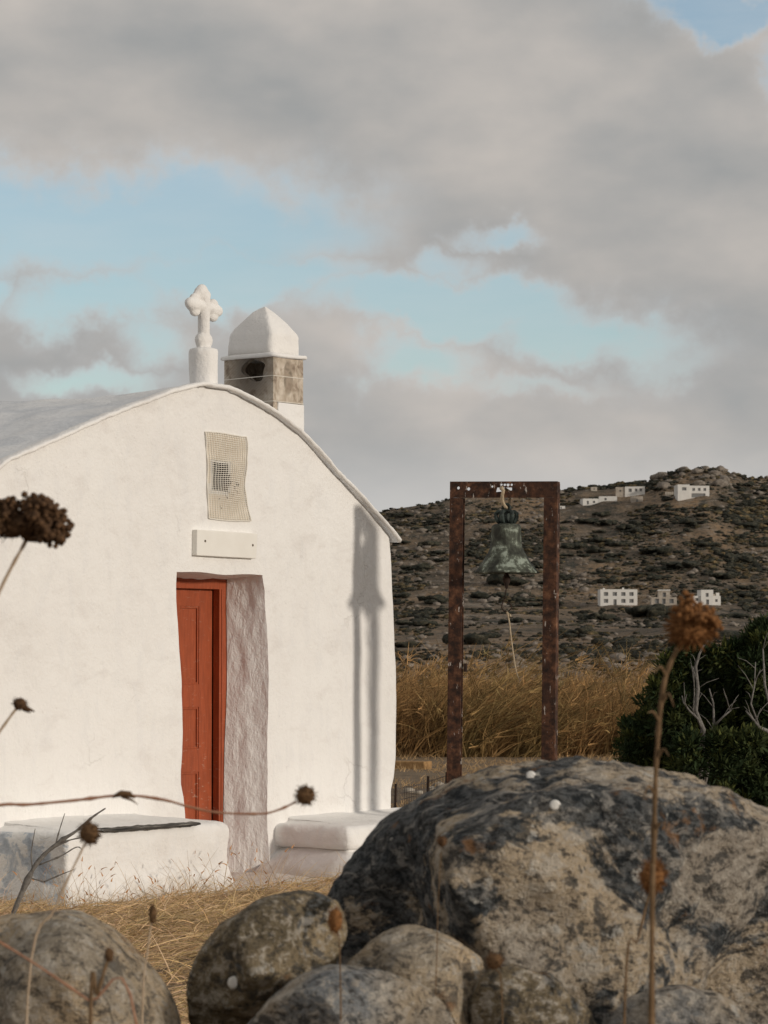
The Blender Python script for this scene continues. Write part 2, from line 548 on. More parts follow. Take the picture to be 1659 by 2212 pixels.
# stone
def m_rock(t, side=0.0, spk=0.85, tan=(0.54, 0.43, 0.30), grey=(0.37, 0.325, 0.27), dark=(0.020, 0.026, 0.031), dk=0.5, s=1.0):
    c = t.coord()
    st = t.scalev(c, (1, 1, 1.5))
    base = t.mix(t.sstep(t.noise(c, 2.6 * s, 4, 0.6), 0.40, 0.60), grey, tan)
    sp = t.noise(st, 42 * s, 5, 0.72)
    sp2 = t.noise(st, 15 * s, 5, 0.7, 0.4)
    base = t.mix(t.math('MULTIPLY', t.sstep(sp, 0.52, 0.62), 0.8), base, (0.56, 0.50, 0.42))
    base = t.mix(t.math('MULTIPLY', t.sstep(sp, 0.47, 0.37), spk), base, (0.075, 0.065, 0.055))
    base = t.mix(t.math('MULTIPLY', t.sstep(sp2, 0.55, 0.63), 0.6), base, (0.66, 0.60, 0.51))
    base = t.mix(t.math('MULTIPLY', t.sstep(sp2, 0.47, 0.40), spk * 0.95), base, (0.060, 0.060, 0.058))
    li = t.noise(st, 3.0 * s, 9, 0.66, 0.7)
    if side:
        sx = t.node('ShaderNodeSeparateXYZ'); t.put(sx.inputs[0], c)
        li = t.math('SUBTRACT', li, t.math('MULTIPLY', t.math('ADD', sx.outputs[0], 0.05), side))  # lichen mask weighted leftwards, so the shaded side's darkness is partly in the colour
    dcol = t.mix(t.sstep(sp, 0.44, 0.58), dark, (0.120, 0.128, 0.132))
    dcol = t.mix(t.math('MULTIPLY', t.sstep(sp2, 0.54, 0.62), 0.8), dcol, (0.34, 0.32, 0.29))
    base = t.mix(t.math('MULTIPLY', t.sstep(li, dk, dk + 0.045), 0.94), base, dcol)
    wl = t.noise(t.vmath('ADD', c, (7, 3, 1)), 16 * s, 4, 0.6)
    base = t.mix(t.math('MULTIPLY', t.sstep(wl, 0.64, 0.69), 0.8), base, (0.60, 0.57, 0.51))
    rs = t.noise(t.vmath('ADD', c, (3, 8, 5)), 6.5 * s, 5, 0.65)
    base = t.mix(t.math('MULTIPLY', t.sstep(rs, 0.61, 0.68), 0.65), base, (0.30, 0.15, 0.06))
    h = t.math('ADD', t.math('MULTIPLY', sp, 0.5), t.math('ADD', t.math('MULTIPLY', t.noise(c, 8 * s, 6, 0.68), 1.4), t.math('MULTIPLY', sp2, 0.6)))
    return base, t.bump(h, 1.0, 0.05)
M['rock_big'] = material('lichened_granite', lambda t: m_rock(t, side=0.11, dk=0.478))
M['rock_tan'] = material('tan_granite', lambda t: m_rock(t, spk=0.7, tan=(0.62, 0.47, 0.30), grey=(0.40, 0.34, 0.26), dk=0.61))
M['rock_dark'] = material('dark_lichened_granite', lambda t: m_rock(t, tan=(0.40, 0.31, 0.19), grey=(0.20, 0.16, 0.10), dark=(0.020, 0.018, 0.013), dk=0.50))
M['rock_blue'] = material('bluish_granite', lambda t: m_rock(t, tan=(0.46, 0.37, 0.26), grey=(0.27, 0.28, 0.285), dk=0.53))
M['shell'] = material('bleached_shell', flat_noise((0.62, 0.60, 0.56), (0.80, 0.78, 0.74), 60))
M['rubble'] = material('pale_rubble', flat_noise((0.26, 0.22, 0.17), (0.48, 0.43, 0.36), 12))
M['bale'] = material('ochre_block', flat_noise((0.24, 0.14, 0.06), (0.42, 0.25, 0.11), 14))

def m_ground(t):
    c = t.coord()
    n = t.noise(c, 0.35, 6, 0.62)
    n2 = t.noise(t.scalev(c, (1, 0.5, 1)), 5, 6, 0.7)
    col = t.ramp(n, [(0.3, (0.115, 0.082, 0.052)), (0.5, (0.17, 0.125, 0.082)), (0.7, (0.22, 0.165, 0.11))])
    col = t.mix(t.sstep(n2, 0.4, 0.7), col, (0.25, 0.185, 0.115))
    col = t.mix(t.math('MULTIPLY', t.sstep(n2, 0.42, 0.3), 0.7), col, (0.06, 0.045, 0.03))
    return col, t.bump(t.noise(c, 14, 5, 0.7), 0.8, 0.04)
M['ground'] = material('dry_earth', m_ground)

def m_hill(t):
    c = t.coord()
    n = t.noise(t.scalev(c, (1, 0.45, 1)), 0.028, 8, 0.66, 0.3)
    n2 = t.noise(t.scalev(c, (1, 0.4, 1)), 0.17, 8, 0.76, 0.3)
    col = t.ramp(n, [(0.32, (0.095, 0.075, 0.056)), (0.46, (0.18, 0.135, 0.092)), (0.56, (0.27, 0.19, 0.118)), (0.66, (0.36, 0.235, 0.13))])
    col = t.mix(t.math('MULTIPLY', t.sstep(n2, 0.53, 0.64), 0.8), col, (0.34, 0.285, 0.23))
    col = t.mix(t.math('MULTIPLY', t.sstep(n2, 0.485, 0.40), 0.9), col, (0.045, 0.047, 0.038))
    n3 = t.noise(t.scalev(c, (1, 0.5, 1)), 0.55, 6, 0.75)
    col = t.mix(t.math('MULTIPLY', t.sstep(n3, 0.50, 0.42), 0.6), col, (0.070, 0.068, 0.050))
    col = t.mix(t.math('MULTIPLY', t.sstep(n3, 0.58, 0.66), 0.5), col, (0.36, 0.30, 0.235))
    sz = t.node('ShaderNodeSeparateXYZ'); t.put(sz.inputs[0], c)
    ter = t.math('FRACT', t.math('ADD', t.math('MULTIPLY', sz.outputs[2], 0.22), t.math('MULTIPLY', n, 2.2)))
    tm = t.math('MULTIPLY', t.sstep(ter, 0.12, 0.04), t.sstep(t.noise(c, 0.012, 3, 0.5), 0.46, 0.56))
    col = t.mix(t.math('MULTIPLY', tm, 0.7), col, (0.34, 0.29, 0.235))
    dist = t.vmath('LENGTH', c)
    field = t.math('MULTIPLY', t.sstep(dist, 520, 260), t.sstep(t.noise(t.scalev(c, (1, 0.4, 1)), 0.018, 4, 0.55), 0.40, 0.52))
    col = t.mix(t.math('MULTIPLY', field, 0.85), col, t.mix(n3, (0.30, 0.195, 0.11), (0.46, 0.31, 0.18)))
    return col, t.bump(t.math('ADD', n2, t.math('MULTIPLY', n3, 0.6)), 1.0, 2.4)
M['hill'] = material('scrubby_hillside', m_hill)

def m_scrub(t):
    c = t.coord()
    c = t.node('ShaderNodeNewGeometry').outputs['Position']
    n = t.noise(c, 0.7, 6, 0.75)
    col = t.ramp(n, [(0.35, (0.020, 0.024, 0.020)), (0.50, (0.048, 0.050, 0.037)), (0.66, (0.13, 0.112, 0.076))])
    return t.mix(1.0, col, t.attr('Tint'), 'MULTIPLY'), t.bump(n, 1.0, 1.6)
M['scrub'] = material('dark_scrub', m_scrub)
M['outcrop'] = material('pale_outcrop', flat_noise((0.13, 0.11, 0.09), (0.29, 0.25, 0.21), 0.8, 0.8, 0.5))

def m_tint(base, rough=0.9):
    def fn(t):
        return t.mix(1.0, base, t.attr('Tint'), 'MULTIPLY'), None
    return fn

def leafy(name, base, trans=0.25):
    m = material(name, m_tint(base), 0.8, 0.2)
    b = m.node_tree.nodes['Principled BSDF']
    t = NT(m.node_tree)
    tr = t.node('ShaderNodeBsdfTranslucent')
    t.put(tr.inputs['Color'], t.mix(1.0, base, t.attr('Tint'), 'MULTIPLY'))
    mx = t.node('ShaderNodeMixShader')
    mx.inputs[0].default_value = trans
    t.L.new(b.outputs[0], mx.inputs[1])
    t.L.new(tr.outputs[0], mx.inputs[2])
    t.L.new(mx.outputs[0], m.node_tree.nodes['Material Output'].inputs[0])
    return m
M['straw'] = leafy('dry_straw', (0.72, 0.53, 0.32))
M['reed'] = leafy('dry_reeds', (0.54, 0.37, 0.19), 0.3)
M['leaf'] = leafy('dark_needles', (0.060, 0.072, 0.030), 0.15)
M['bark'] = material('grey_bare_branch', flat_noise((0.10, 0.09, 0.08), (0.25, 0.235, 0.215), 30, 0.6, 0.01))
M['stem'] = material('reddish_dry_stem', flat_noise((0.30, 0.14, 0.085), (0.42, 0.23, 0.14), 40))
M['stem_tan'] = material('tan_dry_stem', flat_noise((0.40, 0.29, 0.19), (0.52, 0.41, 0.30), 40))
M['stem_brown'] = material('dull_brown_stem', flat_noise((0.11, 0.068, 0.035), (0.22, 0.14, 0.075), 50))
M['head'] = material('brown_seed_head', flat_noise((0.075, 0.042, 0.020), (0.17, 0.095, 0.045), 120))
M['head_dark'] = material('dark_seed_head', flat_noise((0.040, 0.022, 0.012), (0.15, 0.080, 0.038), 120))
M['head_rust'] = material('rust_seed_head', flat_noise((0.13, 0.055, 0.018), (0.30, 0.14, 0.05), 120))
M['hwhite'] = material('far_white_wall', flat_noise((0.66, 0.64, 0.60), (0.76, 0.74, 0.70), 0.6))
M['hstone'] = material('far_stone_wall', flat_noise((0.34, 0.295, 0.24), (0.52, 0.46, 0.39), 1.5, 0.6, 0.1))
M['hcream'] = material('far_cream_wall', flat_noise((0.44, 0.39, 0.32), (0.52, 0.47, 0.40), 0.8))
M['pane'] = material('dark_window_glass', lambda t: ((0.22, 0.22, 0.215), None), 0.3, 0.5)
M['frame_grey'] = material('grey_window_frame', lambda t: ((0.34, 0.33, 0.32), None), 0.6)
M['fence'] = material('galvanised_wire', flat_noise((0.06, 0.05, 0.045), (0.13, 0.11, 0.10), 50))

# ------------------------------------------------------------------ terrain
SKY_X = np.array([-3000, -1400, -600, 0, 400, 700, 815, 870, 930, 970, 1100, 1210, 1260, 1340, 1400, 1430, 1465, 1500, 1525, 1550, 1575, 1590, 1620, 1659, 1800, 2100, 2600, 3600.])
SKY_Y = np.array([1400, 1385, 1330, 1250, 1170, 1125, 1109, 1098, 1088, 1078, 1066, 1063, 1057, 1050, 1042, 1031, 1024, 1020, 1013, 1018, 1027, 1031, 1033, 1034, 1050, 1110, 1240, 1390.])
RC = 1250.0
G_R = np.array([0, 120, 180, 250, 400, 600, 800, 945, 1020, 1100, 1180, 1250.])
G_V = np.array([0, 0.0, 0.025, 0.055, 0.10, 0.155, 0.23, 0.315, 0.50, 0.70, 0.88, 1.0])

def height(x, y):
    x = np.asarray(x, float); y = np.asarray(y, float)
    r = np.hypot(x, y)
    a = np.arctan2(x, y)
    px = 830 + FPX * np.tan(np.clip(a, -1.2, 1.2))
    back = np.clip((np.abs(a) - 0.9) / 0.4, 0, 1)
    E = (HOR - np.interp(px, SKY_X, SKY_Y)) / FPX * (1 - back) + 0.002 * back
    g = np.interp(r, G_R, G_V)
    z = np.where(r < RC, (E * g) * r, E * RC * np.clip(1 - (r - RC) / 900, -0.02 / np.maximum(E, 0.002) * 0.05, 1))
    z = z + np.where((r > 110) & (r < RC), EYE * np.clip((r - 110) / 200, 0, 1), 0) + np.where(r >= RC, EYE, 0)
    far = np.clip((r - 150) / 500, 0, 1)
    crest = np.clip((r - 950) / 250, 0, 1)
    z = z + far * (3.6 * fbm2(x / 90, y / 150, 4, 0.5, 3) * (1 - 0.75 * crest) + 0.9 * fbm2(x / 18, y / 26, 3, 0.5, 5)) \
          + crest * 0.8 * np.maximum(fbm2(x / 11, y / 30, 3, 0.5, 9), 0) * 3
    near = np.clip(1 - r / 120, 0, 1)
    z = z + near * 0.045 * fbm2(x / 1.7, y / 1.7, 4, 0.5, 2)
    # earth bank that carries the boulders
    z = z + 0.62 * np.exp(-((y - 5.7) / 0.95) ** 2) * np.exp(-(x / 6.0) ** 4)
    return z

def hz1(x, y): return float(height(np.array([x]), np.array([y]))[0])

azs = np.concatenate([np.radians(np.arange(-180, -16, 3.0)), np.radians(np.arange(-16, 16, 0.12)), np.radians(np.arange(16, 180, 3.0))])
def polar(name, radii, mat):
    A, RR = np.meshgrid(azs, radii, indexing='ij')
    X = RR * np.sin(A); Y = RR * np.cos(A)
    Z = height(X, Y)
    V = np.stack([X, Y, Z], -1).reshape(-1, 3)
    n, m = len(azs), len(radii)
    i, j = np.meshgrid(np.arange(n), np.arange(m - 1), indexing='ij')
    i2 = (i + 1) % n
    F = np.stack([i * m + j, i * m + j + 1, i2 * m + j + 1, i2 * m + j], -1).reshape(-1, 4)
    return obj(name, mesh_np(name, V, F), mat, kind='structure')
polar('ground', np.concatenate([np.arange(0.3, 24, 0.16), np.geomspace(24, 130, 60)]), M['ground'])
polar('hill', np.concatenate([np.geomspace(130, 900, 90), np.arange(908, 1290, 5.0), np.geomspace(1300, 9000, 22)]), M['hill'])

def hit(x, y, r0=140.0):
    d = ray(x, y)
    ts = np.arange(r0, 1300, 1.5)
    P = CAM[None] + d[None] * (ts / d[1])[:, None]
    h = height(P[:, 0], P[:, 1])
    k = np.nonzero(h >= P[:, 2])[0]
    i = k[0] if len(k) else len(ts) - 1
    return Vector(P[i])

# ================================================================== CHAPEL
ALPHA = math.atan2(4480.0, FPX)                 # between the view axis and the facade line
ANG = math.pi / 2 - ALPHA
ORG = ((578 - 829.5) / FPX * 20.6, 20.6)
def fp(x, y, off=0.0): return plane(x, y, ORG, ANG, off)
def fs(x, off=0.0): return fp(x, HOR, off)[0]
def to_world(s, y, z=0):
    return Vector((ORG[0] + math.cos(ANG) * s - math.sin(ANG) * y, ORG[1] + math.sin(ANG) * s + math.cos(ANG) * y, z))

chapel = thing('chapel', 'small whitewashed chapel with curved gable, roof cross and red door', 'chapel', (ORG[0], ORG[1], 0), ANG)

gpts = [(0, 994), (100, 952), (200, 907), (300, 866), (370, 841), (433, 826), (500, 841), (560, 871), (600, 896), (650, 936), (700, 994), (750, 1048), (800, 1101), (850, 1160)]
prof = [fp(*p) for p in gpts]
PS = np.array([p[0] for p in prof]); PZ = np.array([p[1] for p in prof])
S_AP = fs(433)
S_R = fs(856)
S_L = 2 * S_AP - S_R - 0.05
slopeL = 0.80
lx = np.array([S_L - 0.3, (S_L + PS[0]) / 2])
lz = PZ[0] - slopeL * (PS[0] - lx)
PS = np.concatenate([lx, PS, [PS[-1] + 0.3]])
PZ = np.concatenate([lz, PZ, [PZ[-1] - 0.30]])
def Hs(s):
    s = np.asarray(s, float)
    k = np.array([-2, -1, 0, 1, 2]) * 0.035
    w = np.array([1, 2, 3, 2, 1]) / 9.0
    return sum(wi * np.interp(s + ki, PS, PZ) for wi, ki in zip(w, k)) - 0.018

def interp_px(pts, off=0.0):
    q = sorted([fp(x, y, off) for (x, y) in pts], key=lambda p: p[1])
    zz = np.array([p[1] for p in q]); ss = np.array([p[0] for p in q])
    return lambda z: np.interp(z, zz, ss)
dz4 = lambda zx, zy: ((500 + zx * 0.3843) * 0.6636, (1850 + zy * 0.3843) * 0.6636)
dl = interp_px([dz4(*p) for p in [(197, 30), (195, 180), (205, 450), (215, 680), (235, 950), (240, 1250), (243, 1400), (235, 1600), (225, 1720), (228, 1830), (250, 1950), (262, 2080), (262, 2400)]])
dr = interp_px([dz4(*p) for p in [(922, 62), (945, 200), (960, 450), (970, 800), (968, 1150), (965, 1400), (965, 1700), (962, 1900), (958, 2050), (962, 2200), (975, 2400)]])
DEPTH = 0.292
dri = interp_px([dz4(*p) for p in [(622, 100), (615, 320), (620, 480), (622, 800), (622, 1000), (612, 1280), (602, 1500), (597, 1750), (592, 2080), (592, 2400)]], DEPTH)
ZT = fp(480, 1239)[1]
ZTI = fp(450, 1250, DEPTH)[1]
wedge = interp_px([(850, 1165), (855, 1300), (859, 1420), (863, 1500), (862, 1640), (858, 1680), (852, 1705), (851, 1757), (851, 1900)])

def lump(s, z):
    return 0.020 * fbm2(s * 1.1, z * 1.1, 3, 0.5, 21) + 0.006 * fbm2(s * 5, z * 4, 3, 0.55, 31)

W0, W1 = fs(455), fs(491)
WZ0, WZ1 = fp(470, 1060)[1], fp(470, 1000)[1]
colsL = np.linspace(S_L, dl(ZT), 70)
d0, d1 = float(dl(ZT)), float(dr(ZT))
colsD = np.concatenate([np.linspace(d0, W0, 14), np.linspace(W0, W1, 9)[1:], np.linspace(W1, d1, 18)[1:]])
colsR = np.linspace(d1, float(wedge(ZT)), 56)
cols = np.concatenate([colsL, colsD[1:], colsR[1:]])

def front(S, Z, rounding=True):
    Yv = lump(S, Z)
    e = wedge(Z) - S                                 # rounded right corner
    Yv = Yv + np.where(e < 0.06, (0.06 - e) ** 2 * 9, 0)
    return np.stack([S, Yv, Z], -1)

fw = MB()
zs1 = np.linspace(-0.15, 1.0, 80)
zrow = -0.15 + (ZT + 0.15) * np.linspace(0, 1, 100)
def ztop(s):  # wavy lintel
    inside = (s > d0 - 0.001) & (s < d1 + 0.001)
    return ZT + np.where(inside, 0.008 * np.sin((s - d0) * 9) * np.sin((s - d0) / (d1 - d0) * math.pi), 0)
# left of the door
T = np.linspace(0, 1, 100)
A = []
for z in zrow:
    e = float(dl(z))
    s = S_L + (e - S_L) * (colsL - S_L) / (d0 - S_L)
    A.append(front(s, np.full_like(s, z)))
fw.grid(np.array(A))
A = []
for z in zrow:
    e = float(dr(z)); we = float(wedge(z))
    s = e + (we - e) * (colsR - d1) / (colsR[-1] - d1)
    A.append(front(s, np.full_like(s, z)))
fw.grid(np.array(A))
# above the door, with the niche left open
H = Hs(cols)
L0 = ztop(cols)
L1 = np.minimum(WZ0, ZT + 0.46 * (H - ZT))
L2 = np.minimum(WZ1, ZT + 0.62 * (H - ZT))
def band(lo, hi, n, skip=False):
    A = np.array([front(np.minimum(cols, 99), lo + (hi - lo) * t) for t in np.linspace(0, 1, n)])
    # follow the wavering right edge
    if not skip:
        fw.grid(A); return
    i0 = int(np.argmin(abs(cols - W0))); i1 = int(np.argmin(abs(cols - W1)))
    fw.grid(A[:, :i0 + 1]); fw.grid(A[:, i1:])
band(L0, L1, 26); band(L1, L2, 12, True); band(L2, H + 0.02, 30)
me = fw.mesh('front_wall', True, 0.002)
obj('front_wall', me, M['white'], chapel)

# reveals of the doorway
jb = MB()
zz = np.linspace(-0.15, ZT + 0.004, 90)
tt = np.linspace(0, 1, 16)
A = np.zeros((len(zz), len(tt), 3))
for i, z in enumerate(zz):
    so, si = float(dr(z)), float(dri(z))
    zi = z if z < ZT - 0.3 else z + (ZTI - ZT) * 0
    for j, t in enumerate(tt):
        A[i, j] = (so + (si - so) * t, lump(so, z) * (1 - t) + DEPTH * t, z)
rough = 0.016 * fbm2(A[..., 1] * 5, A[..., 2] * 2.6, 4, 0.6, 41) + 0.02 * np.maximum(fbm2(A[..., 1] * 9 + 3, A[..., 2] * 3.2, 3, 0.55, 44), 0)
A[..., 0] += rough * np.sin(np.pi * np.clip(tt, 0.0, 1))[None]
jb.grid(A)
obj('door_reveal', jb.mesh('door_reveal', True), M['jamb'], chapel)
jl = MB()
A = np.zeros((len(zz), 6, 3))
for i, z in enumerate(zz):
    for j, t in enumerate(np.linspace(0, 1, 6)):
        A[i, j] = (float(dl(z)) - 0.05 * t, lump(float(dl(z)), z) * (1 - t) + DEPTH * t, z)
jl.grid(A)
obj('door_reveal', jl.mesh('door_reveal', True), M['jamb'], chapel)
sf = MB()
ss = np.linspace(d0 - 0.06, d1 + 0.01, 40)
A = np.zeros((len(ss), 10, 3))
for i, s in enumerate(ss):
    for j, t in enumerate(np.linspace(0, 1, 10)):
        A[i, j] = (s, lump(s, ZT) * (1 - t) + (DEPTH + 0.01) * t, float(ztop(np.array([np.clip(s, d0, d1)]))[0]) + (ZTI - ZT) * t)
A[..., 2] += 0.012 * fbm2(A[..., 0] * 6, A[..., 1] * 6, 3, 0.5, 47) * np.linspace(0, 1, 10)[None]
sf.grid(A)
obj('door_lintel', sf.mesh('door_lintel', True), M['jamb'], chapel)

# side and back walls, roof
LEN = 5.2
sw = MB()
zz2 = np.linspace(-0.15, 2.55, 30); yy = np.linspace(0.03, LEN, 50)
for sx in (0, 1):
    A = np.zeros((len(yy), len(zz2), 3))
    for i, y in enumerate(yy):
        e = wedge(zz2) - 0.002 if sx else np.full_like(zz2, S_L)
        A[i, :, 0] = e + 0.02 * fbm2(y + zz2 * 0, zz2, 3, 0.5, 51) * min(1, y * 3)
        A[i, :, 1] = y; A[i, :, 2] = zz2
    A[0, :, 1] = lump(A[0, :, 0], zz2) + (0.0 if not sx else 0.03)
    m2 = MB(); m2.grid(A)
    obj('side_wall', m2.mesh('side_wall', True), M['white'], chapel)
bs = np.linspace(S_L, S_R, 60)
A = np.array([[(s, LEN, -0.15 + (float(Hs(s)) + 0.12) * t) for t in np.linspace(0, 1, 12)] for s in bs])
m2 = MB(); m2.grid(A)
obj('back_wall', m2.mesh('back_wall', True), M['white'], chapel)
fl = MB(); fl.box(S_L + 0.1, S_R - 0.1, 0.3, LEN - 0.05, -0.1, 0.03)
obj('floor', fl, M['slab'], chapel)

rs = np.linspace(S_L - 0.07, S_R - 0.018, 170)
RZ = Hs(rs) + 0.018
sec = [(0.10, -0.016), (-0.030, -0.022), (-0.052, -0.021), (-0.060, -0.010), (-0.058, 0.002), (-0.045, 0.009), (0.02, 0.008)] + [(y, 0.0) for y in np.linspace(0.1, LEN + 0.08, 60)] + [(LEN + 0.09, -0.2)]
A = np.zeros((len(sec), len(rs), 3))
for i, (y, dz) in enumerate(sec):
    A[i, :, 0] = rs; A[i, :, 1] = y; A[i, :, 2] = RZ + dz
    if i < 7:
        jit = fbm2(rs * 7, rs * 0 + 0.3 * i * 0, 3, 0.6, 61)
        A[i, :, 2] += 0.010 * jit + 0.006 * fbm2(rs * 26, rs * 0 + i, 2, 0.5, 62)
        A[i, :, 1] += 0.020 * fbm2(rs * 7 + 5, rs * 0 + 0.1 * i, 3, 0.6, 63)
    else:
        A[i, :, 2] += min(1, (y - 0.05) * 3) * (0.05 * fbm2(rs * 1.4, rs * 0 + y * 0.9, 4, 0.55, 65)) - 0.055 * math.sin(min(max(y, 0), 2.2) / 2.2 * math.pi) * np.exp(-((rs - S_AP) / 1.2) ** 2)
m2 = MB(); m2.grid(A)
rme = m2.mesh('roof', True)
rme.materials.append(M['roof']); rme.materials.append(M['white'])
for p in rme.polygons:
    if p.center.y < 0.0: p.material_index = 1
obj('roof', rme, None, chapel, label='bluish white lime-washed vault with a thick rounded rim')

# niche behind the plastic mesh
nc = MB()
nd = 0.30
za, zb = WZ0, WZ1
def lm(s, z): return float(lump(np.array([s]), np.array([z]))[0])
vs = [(W0, lm(W0, za), za), (W1, lm(W1, za), za), (W1, lm(W1, zb), zb), (W0, lm(W0, zb), zb),
      (W0 + 0.01, nd, za + 0.05), (W1 - 0.05, nd, za + 0.07), (W1 - 0.05, nd, zb - 0.01), (W0 + 0.01, nd, zb - 0.01)]
nc.add(vs, [(0, 1, 5, 4), (1, 2, 6, 5), (2, 3, 7, 6), (3, 0, 4, 7)])
obj('window_niche', nc, M['niche'], chapel)
# twigs of an old nest at the niche
tw = MB()
for k in range(34):
    s0 = W1 - 0.03 + rnd.gauss(0.02, 0.05); z0 = za + rnd.gauss(0.03, 0.05)
    a = rnd.uniform(0, 6.28); L = rnd.uniform(0.02, 0.07)
    p = [(s0 + math.cos(a) * L * q, -0.015 + rnd.uniform(-0.006, 0.02), z0 + math.sin(a) * L * q + 0.012 * math.sin(q * 3)) for q in (0, 0.5, 1)]
    tw.tube(p, rnd.uniform(0.0015, 0.003), 4)
obj('nest_twigs', tw, M['twig'], chapel, kind='stuff')
# plastic mesh
corner = [fp(441, 933), fp(530, 943), fp(537, 1127), fp(448, 1120)]
def bil(a, b):
    (x0, z0), (x1, z1), (x2, z2), (x3, z3) = corner
    s = (x0 * (1 - a) + x1 * a) * (1 - b) + (x3 * (1 - a) + x2 * a) * b
    z = (z0 * (1 - a) + z1 * a) * (1 - b) + (z3 * (1 - a) + z2 * a) * b
    s += 0.012 * math.sin(b * 7.5) * (0.3 + a) - 0.02 * math.sin(b * math.pi) * a
    z += 0.004 * math.sin(a * 5 + b * 9)
    y = lm(s, z) - 0.007 - 0.018 * math.sin(a * math.pi) * math.sin(b * math.pi) - 0.004 * math.sin(b * 20)
    return (s, y, z)
wm = MB()
NR, NCL = 42, 17
for i in range(NR + 1):
    wm.tube([bil(j / 12, i / NR) for j in range(13)], 0.0027 if 0 < i < NR else 0.005, 4)
for j in range(NCL + 1):
    wm.tube([bil(j / NCL, i / 21) for i in range(22)], 0.0024 if 0 < j < NCL else 0.005, 4)
obj('window_mesh', wm, M['wire_white'], chapel, label='white plastic mesh over the small gable window')
# cream backing: the wall is bare plaster behind the mesh
bk = MB()
A = np.array([[bil(a, b) for a in np.linspace(0.02, 0.98, 14)] for b in np.linspace(0.01, 0.99, 30)])
hole = lambda s, z: (W0 - 0.004 < s < W1 + 0.004) and (za - 0.004 < z < zb + 0.004)
A2 = A.copy()
for i in range(30):
    for j in range(14):
        A2[i, j, 1] = lm(A[i, j, 0], A[i, j, 2]) - 0.003
o0 = len(bk.v); bk.v.extend(map(tuple, A2.reshape(-1, 3)))
for i in range(29):
    for j in range(13):
        q = [i * 14 + j, i * 14 + j + 1, (i + 1) * 14 + j + 1, (i + 1) * 14 + j]
        cs = sum(A2.reshape(-1, 3)[k][0] for k in q) / 4; cz = sum(A2.reshape(-1, 3)[k][2] for k in q) / 4
        if not ((W0 - 0.035 < cs < W1 + 0.03) and (za - 0.02 < cz < zb + 0.02)): bk.f.append(tuple(q))
obj('bare_plaster', bk.mesh('bare_plaster', True), M['cream'], chapel)

# plaque over the door
c0, c1, c2, c3 = fp(415, 1144), fp(546, 1153), fp(543, 1207), fp(414, 1200)
pq = MB()
yb, yf = 0.03, -0.045
fr = [(c3[0], c3[1]), (c2[0], c2[1]), (c1[0], c1[1]), (c0[0], c0[1])]
pq.add([(s, yf, z) for s, z in fr] + [(s, yb, z) for s, z in fr], [(0, 1, 2, 3), (7, 6, 5, 4), (0, 4, 5, 1), (1, 5, 6, 2), (2, 6, 7, 3), (3, 7, 4, 0)])
plq = obj('plaque', pq.mesh('plaque', False, 0.0001, 0.006), M['plaque'], chapel, label='blank painted stone plaque fixed with two screws')
for px_, py_ in ((432, 1169), (535, 1178)):
    s, z = fp(px_, py_)
    sc_ = MB(); sc_.lathe([(0.0, 0.006), (0.005, 0.0055), (0.0085, 0.003), (0.009, -0.004)], 10)
    sc_.v = [(v[0] + s, yf - v[2], v[1] + z) for v in sc_.v]
    obj('screw', sc_, M['screw'], plq)

# double door set deep in the wall
dr_t = obj('door', None, None, chapel)
YD = DEPTH + 0.005
fr_r = float(dri(1.2)) + 0.03
rail = interp_px([dz4(*p) for p in [(572, 190), (565, 600), (555, 1200), (540, 1700), (530, 2080)]], YD)
fi = float(rail(1.2))
fl_ = fi - 0.93
ztf0 = fp(440, 1272, YD)[1]; ztf1 = ZTI + 0.03
f1 = MB(); f1.box(fi, fr_r + 0.06, YD, YD + 0.055, 0.0, ztf1)
f1.box(fi + 0.022, fi + 0.034, YD - 0.006, YD, 0.0, ztf0); f1.box(fl_ - 0.10, fl_, YD, YD + 0.055, 0.0, ztf1)
f1.box(fl_, fi, YD, YD + 0.055, ztf0, ztf1)
obj('door_frame', f1.mesh('door_frame', False, 0.0001, 0.003), M['door'], dr_t)
YL = YD + 0.062
lx1 = fi - 0.004
LW = 0.46
zp = lambda y: fp(430, y, YL)[1]
z_top = zp(1271)
panels = [(zp(1478), zp(1310)), (zp(1617), zp(1527)), (0.14, zp(1667))]
for k in range(2):
    a1 = lx1 - k * (LW + 0.006); a0 = a1 - LW
    st = MB()
    s1 = a1 - 0.145; s0 = a0 + 0.10
    st.box(s1, a1, YL, YL + 0.04, 0.02, z_top); st.box(a0, s0, YL, YL + 0.04, 0.02, z_top)
    edges = [z_top] + [v for p in panels for v in (p[1], p[0])] + [0.02]
    for q in range(0, len(edges), 2):
        st.box(s0 - 0.001, s1 + 0.001, YL + 0.001, YL + 0.039, edges[q + 1], edges[q])
    leaf = obj('door_leaf', st.mesh('door_leaf', False, 0.0001, 0.002), M['door'], dr_t)
    for (p0, p1) in panels:
        pn = MB()
        pn.box(s0, s1, YL + 0.017, YL + 0.032, p0, p1)
        for (x0, x1, q0, q1) in ((s0, s0 + 0.014, p0, p1), (s1 - 0.014, s1, p0, p1), (s0 + 0.0141, s1 - 0.0141, p0, p0 + 0.014), (s0 + 0.0141, s1 - 0.0141, p1 - 0.014, p1)):
            pn.box(x0, x1, YL + 0.006, YL + 0.0165, q0, q1)
        obj('door_panel', pn.mesh('door_panel', False, 0, 0.002), M['door'], dr_t)

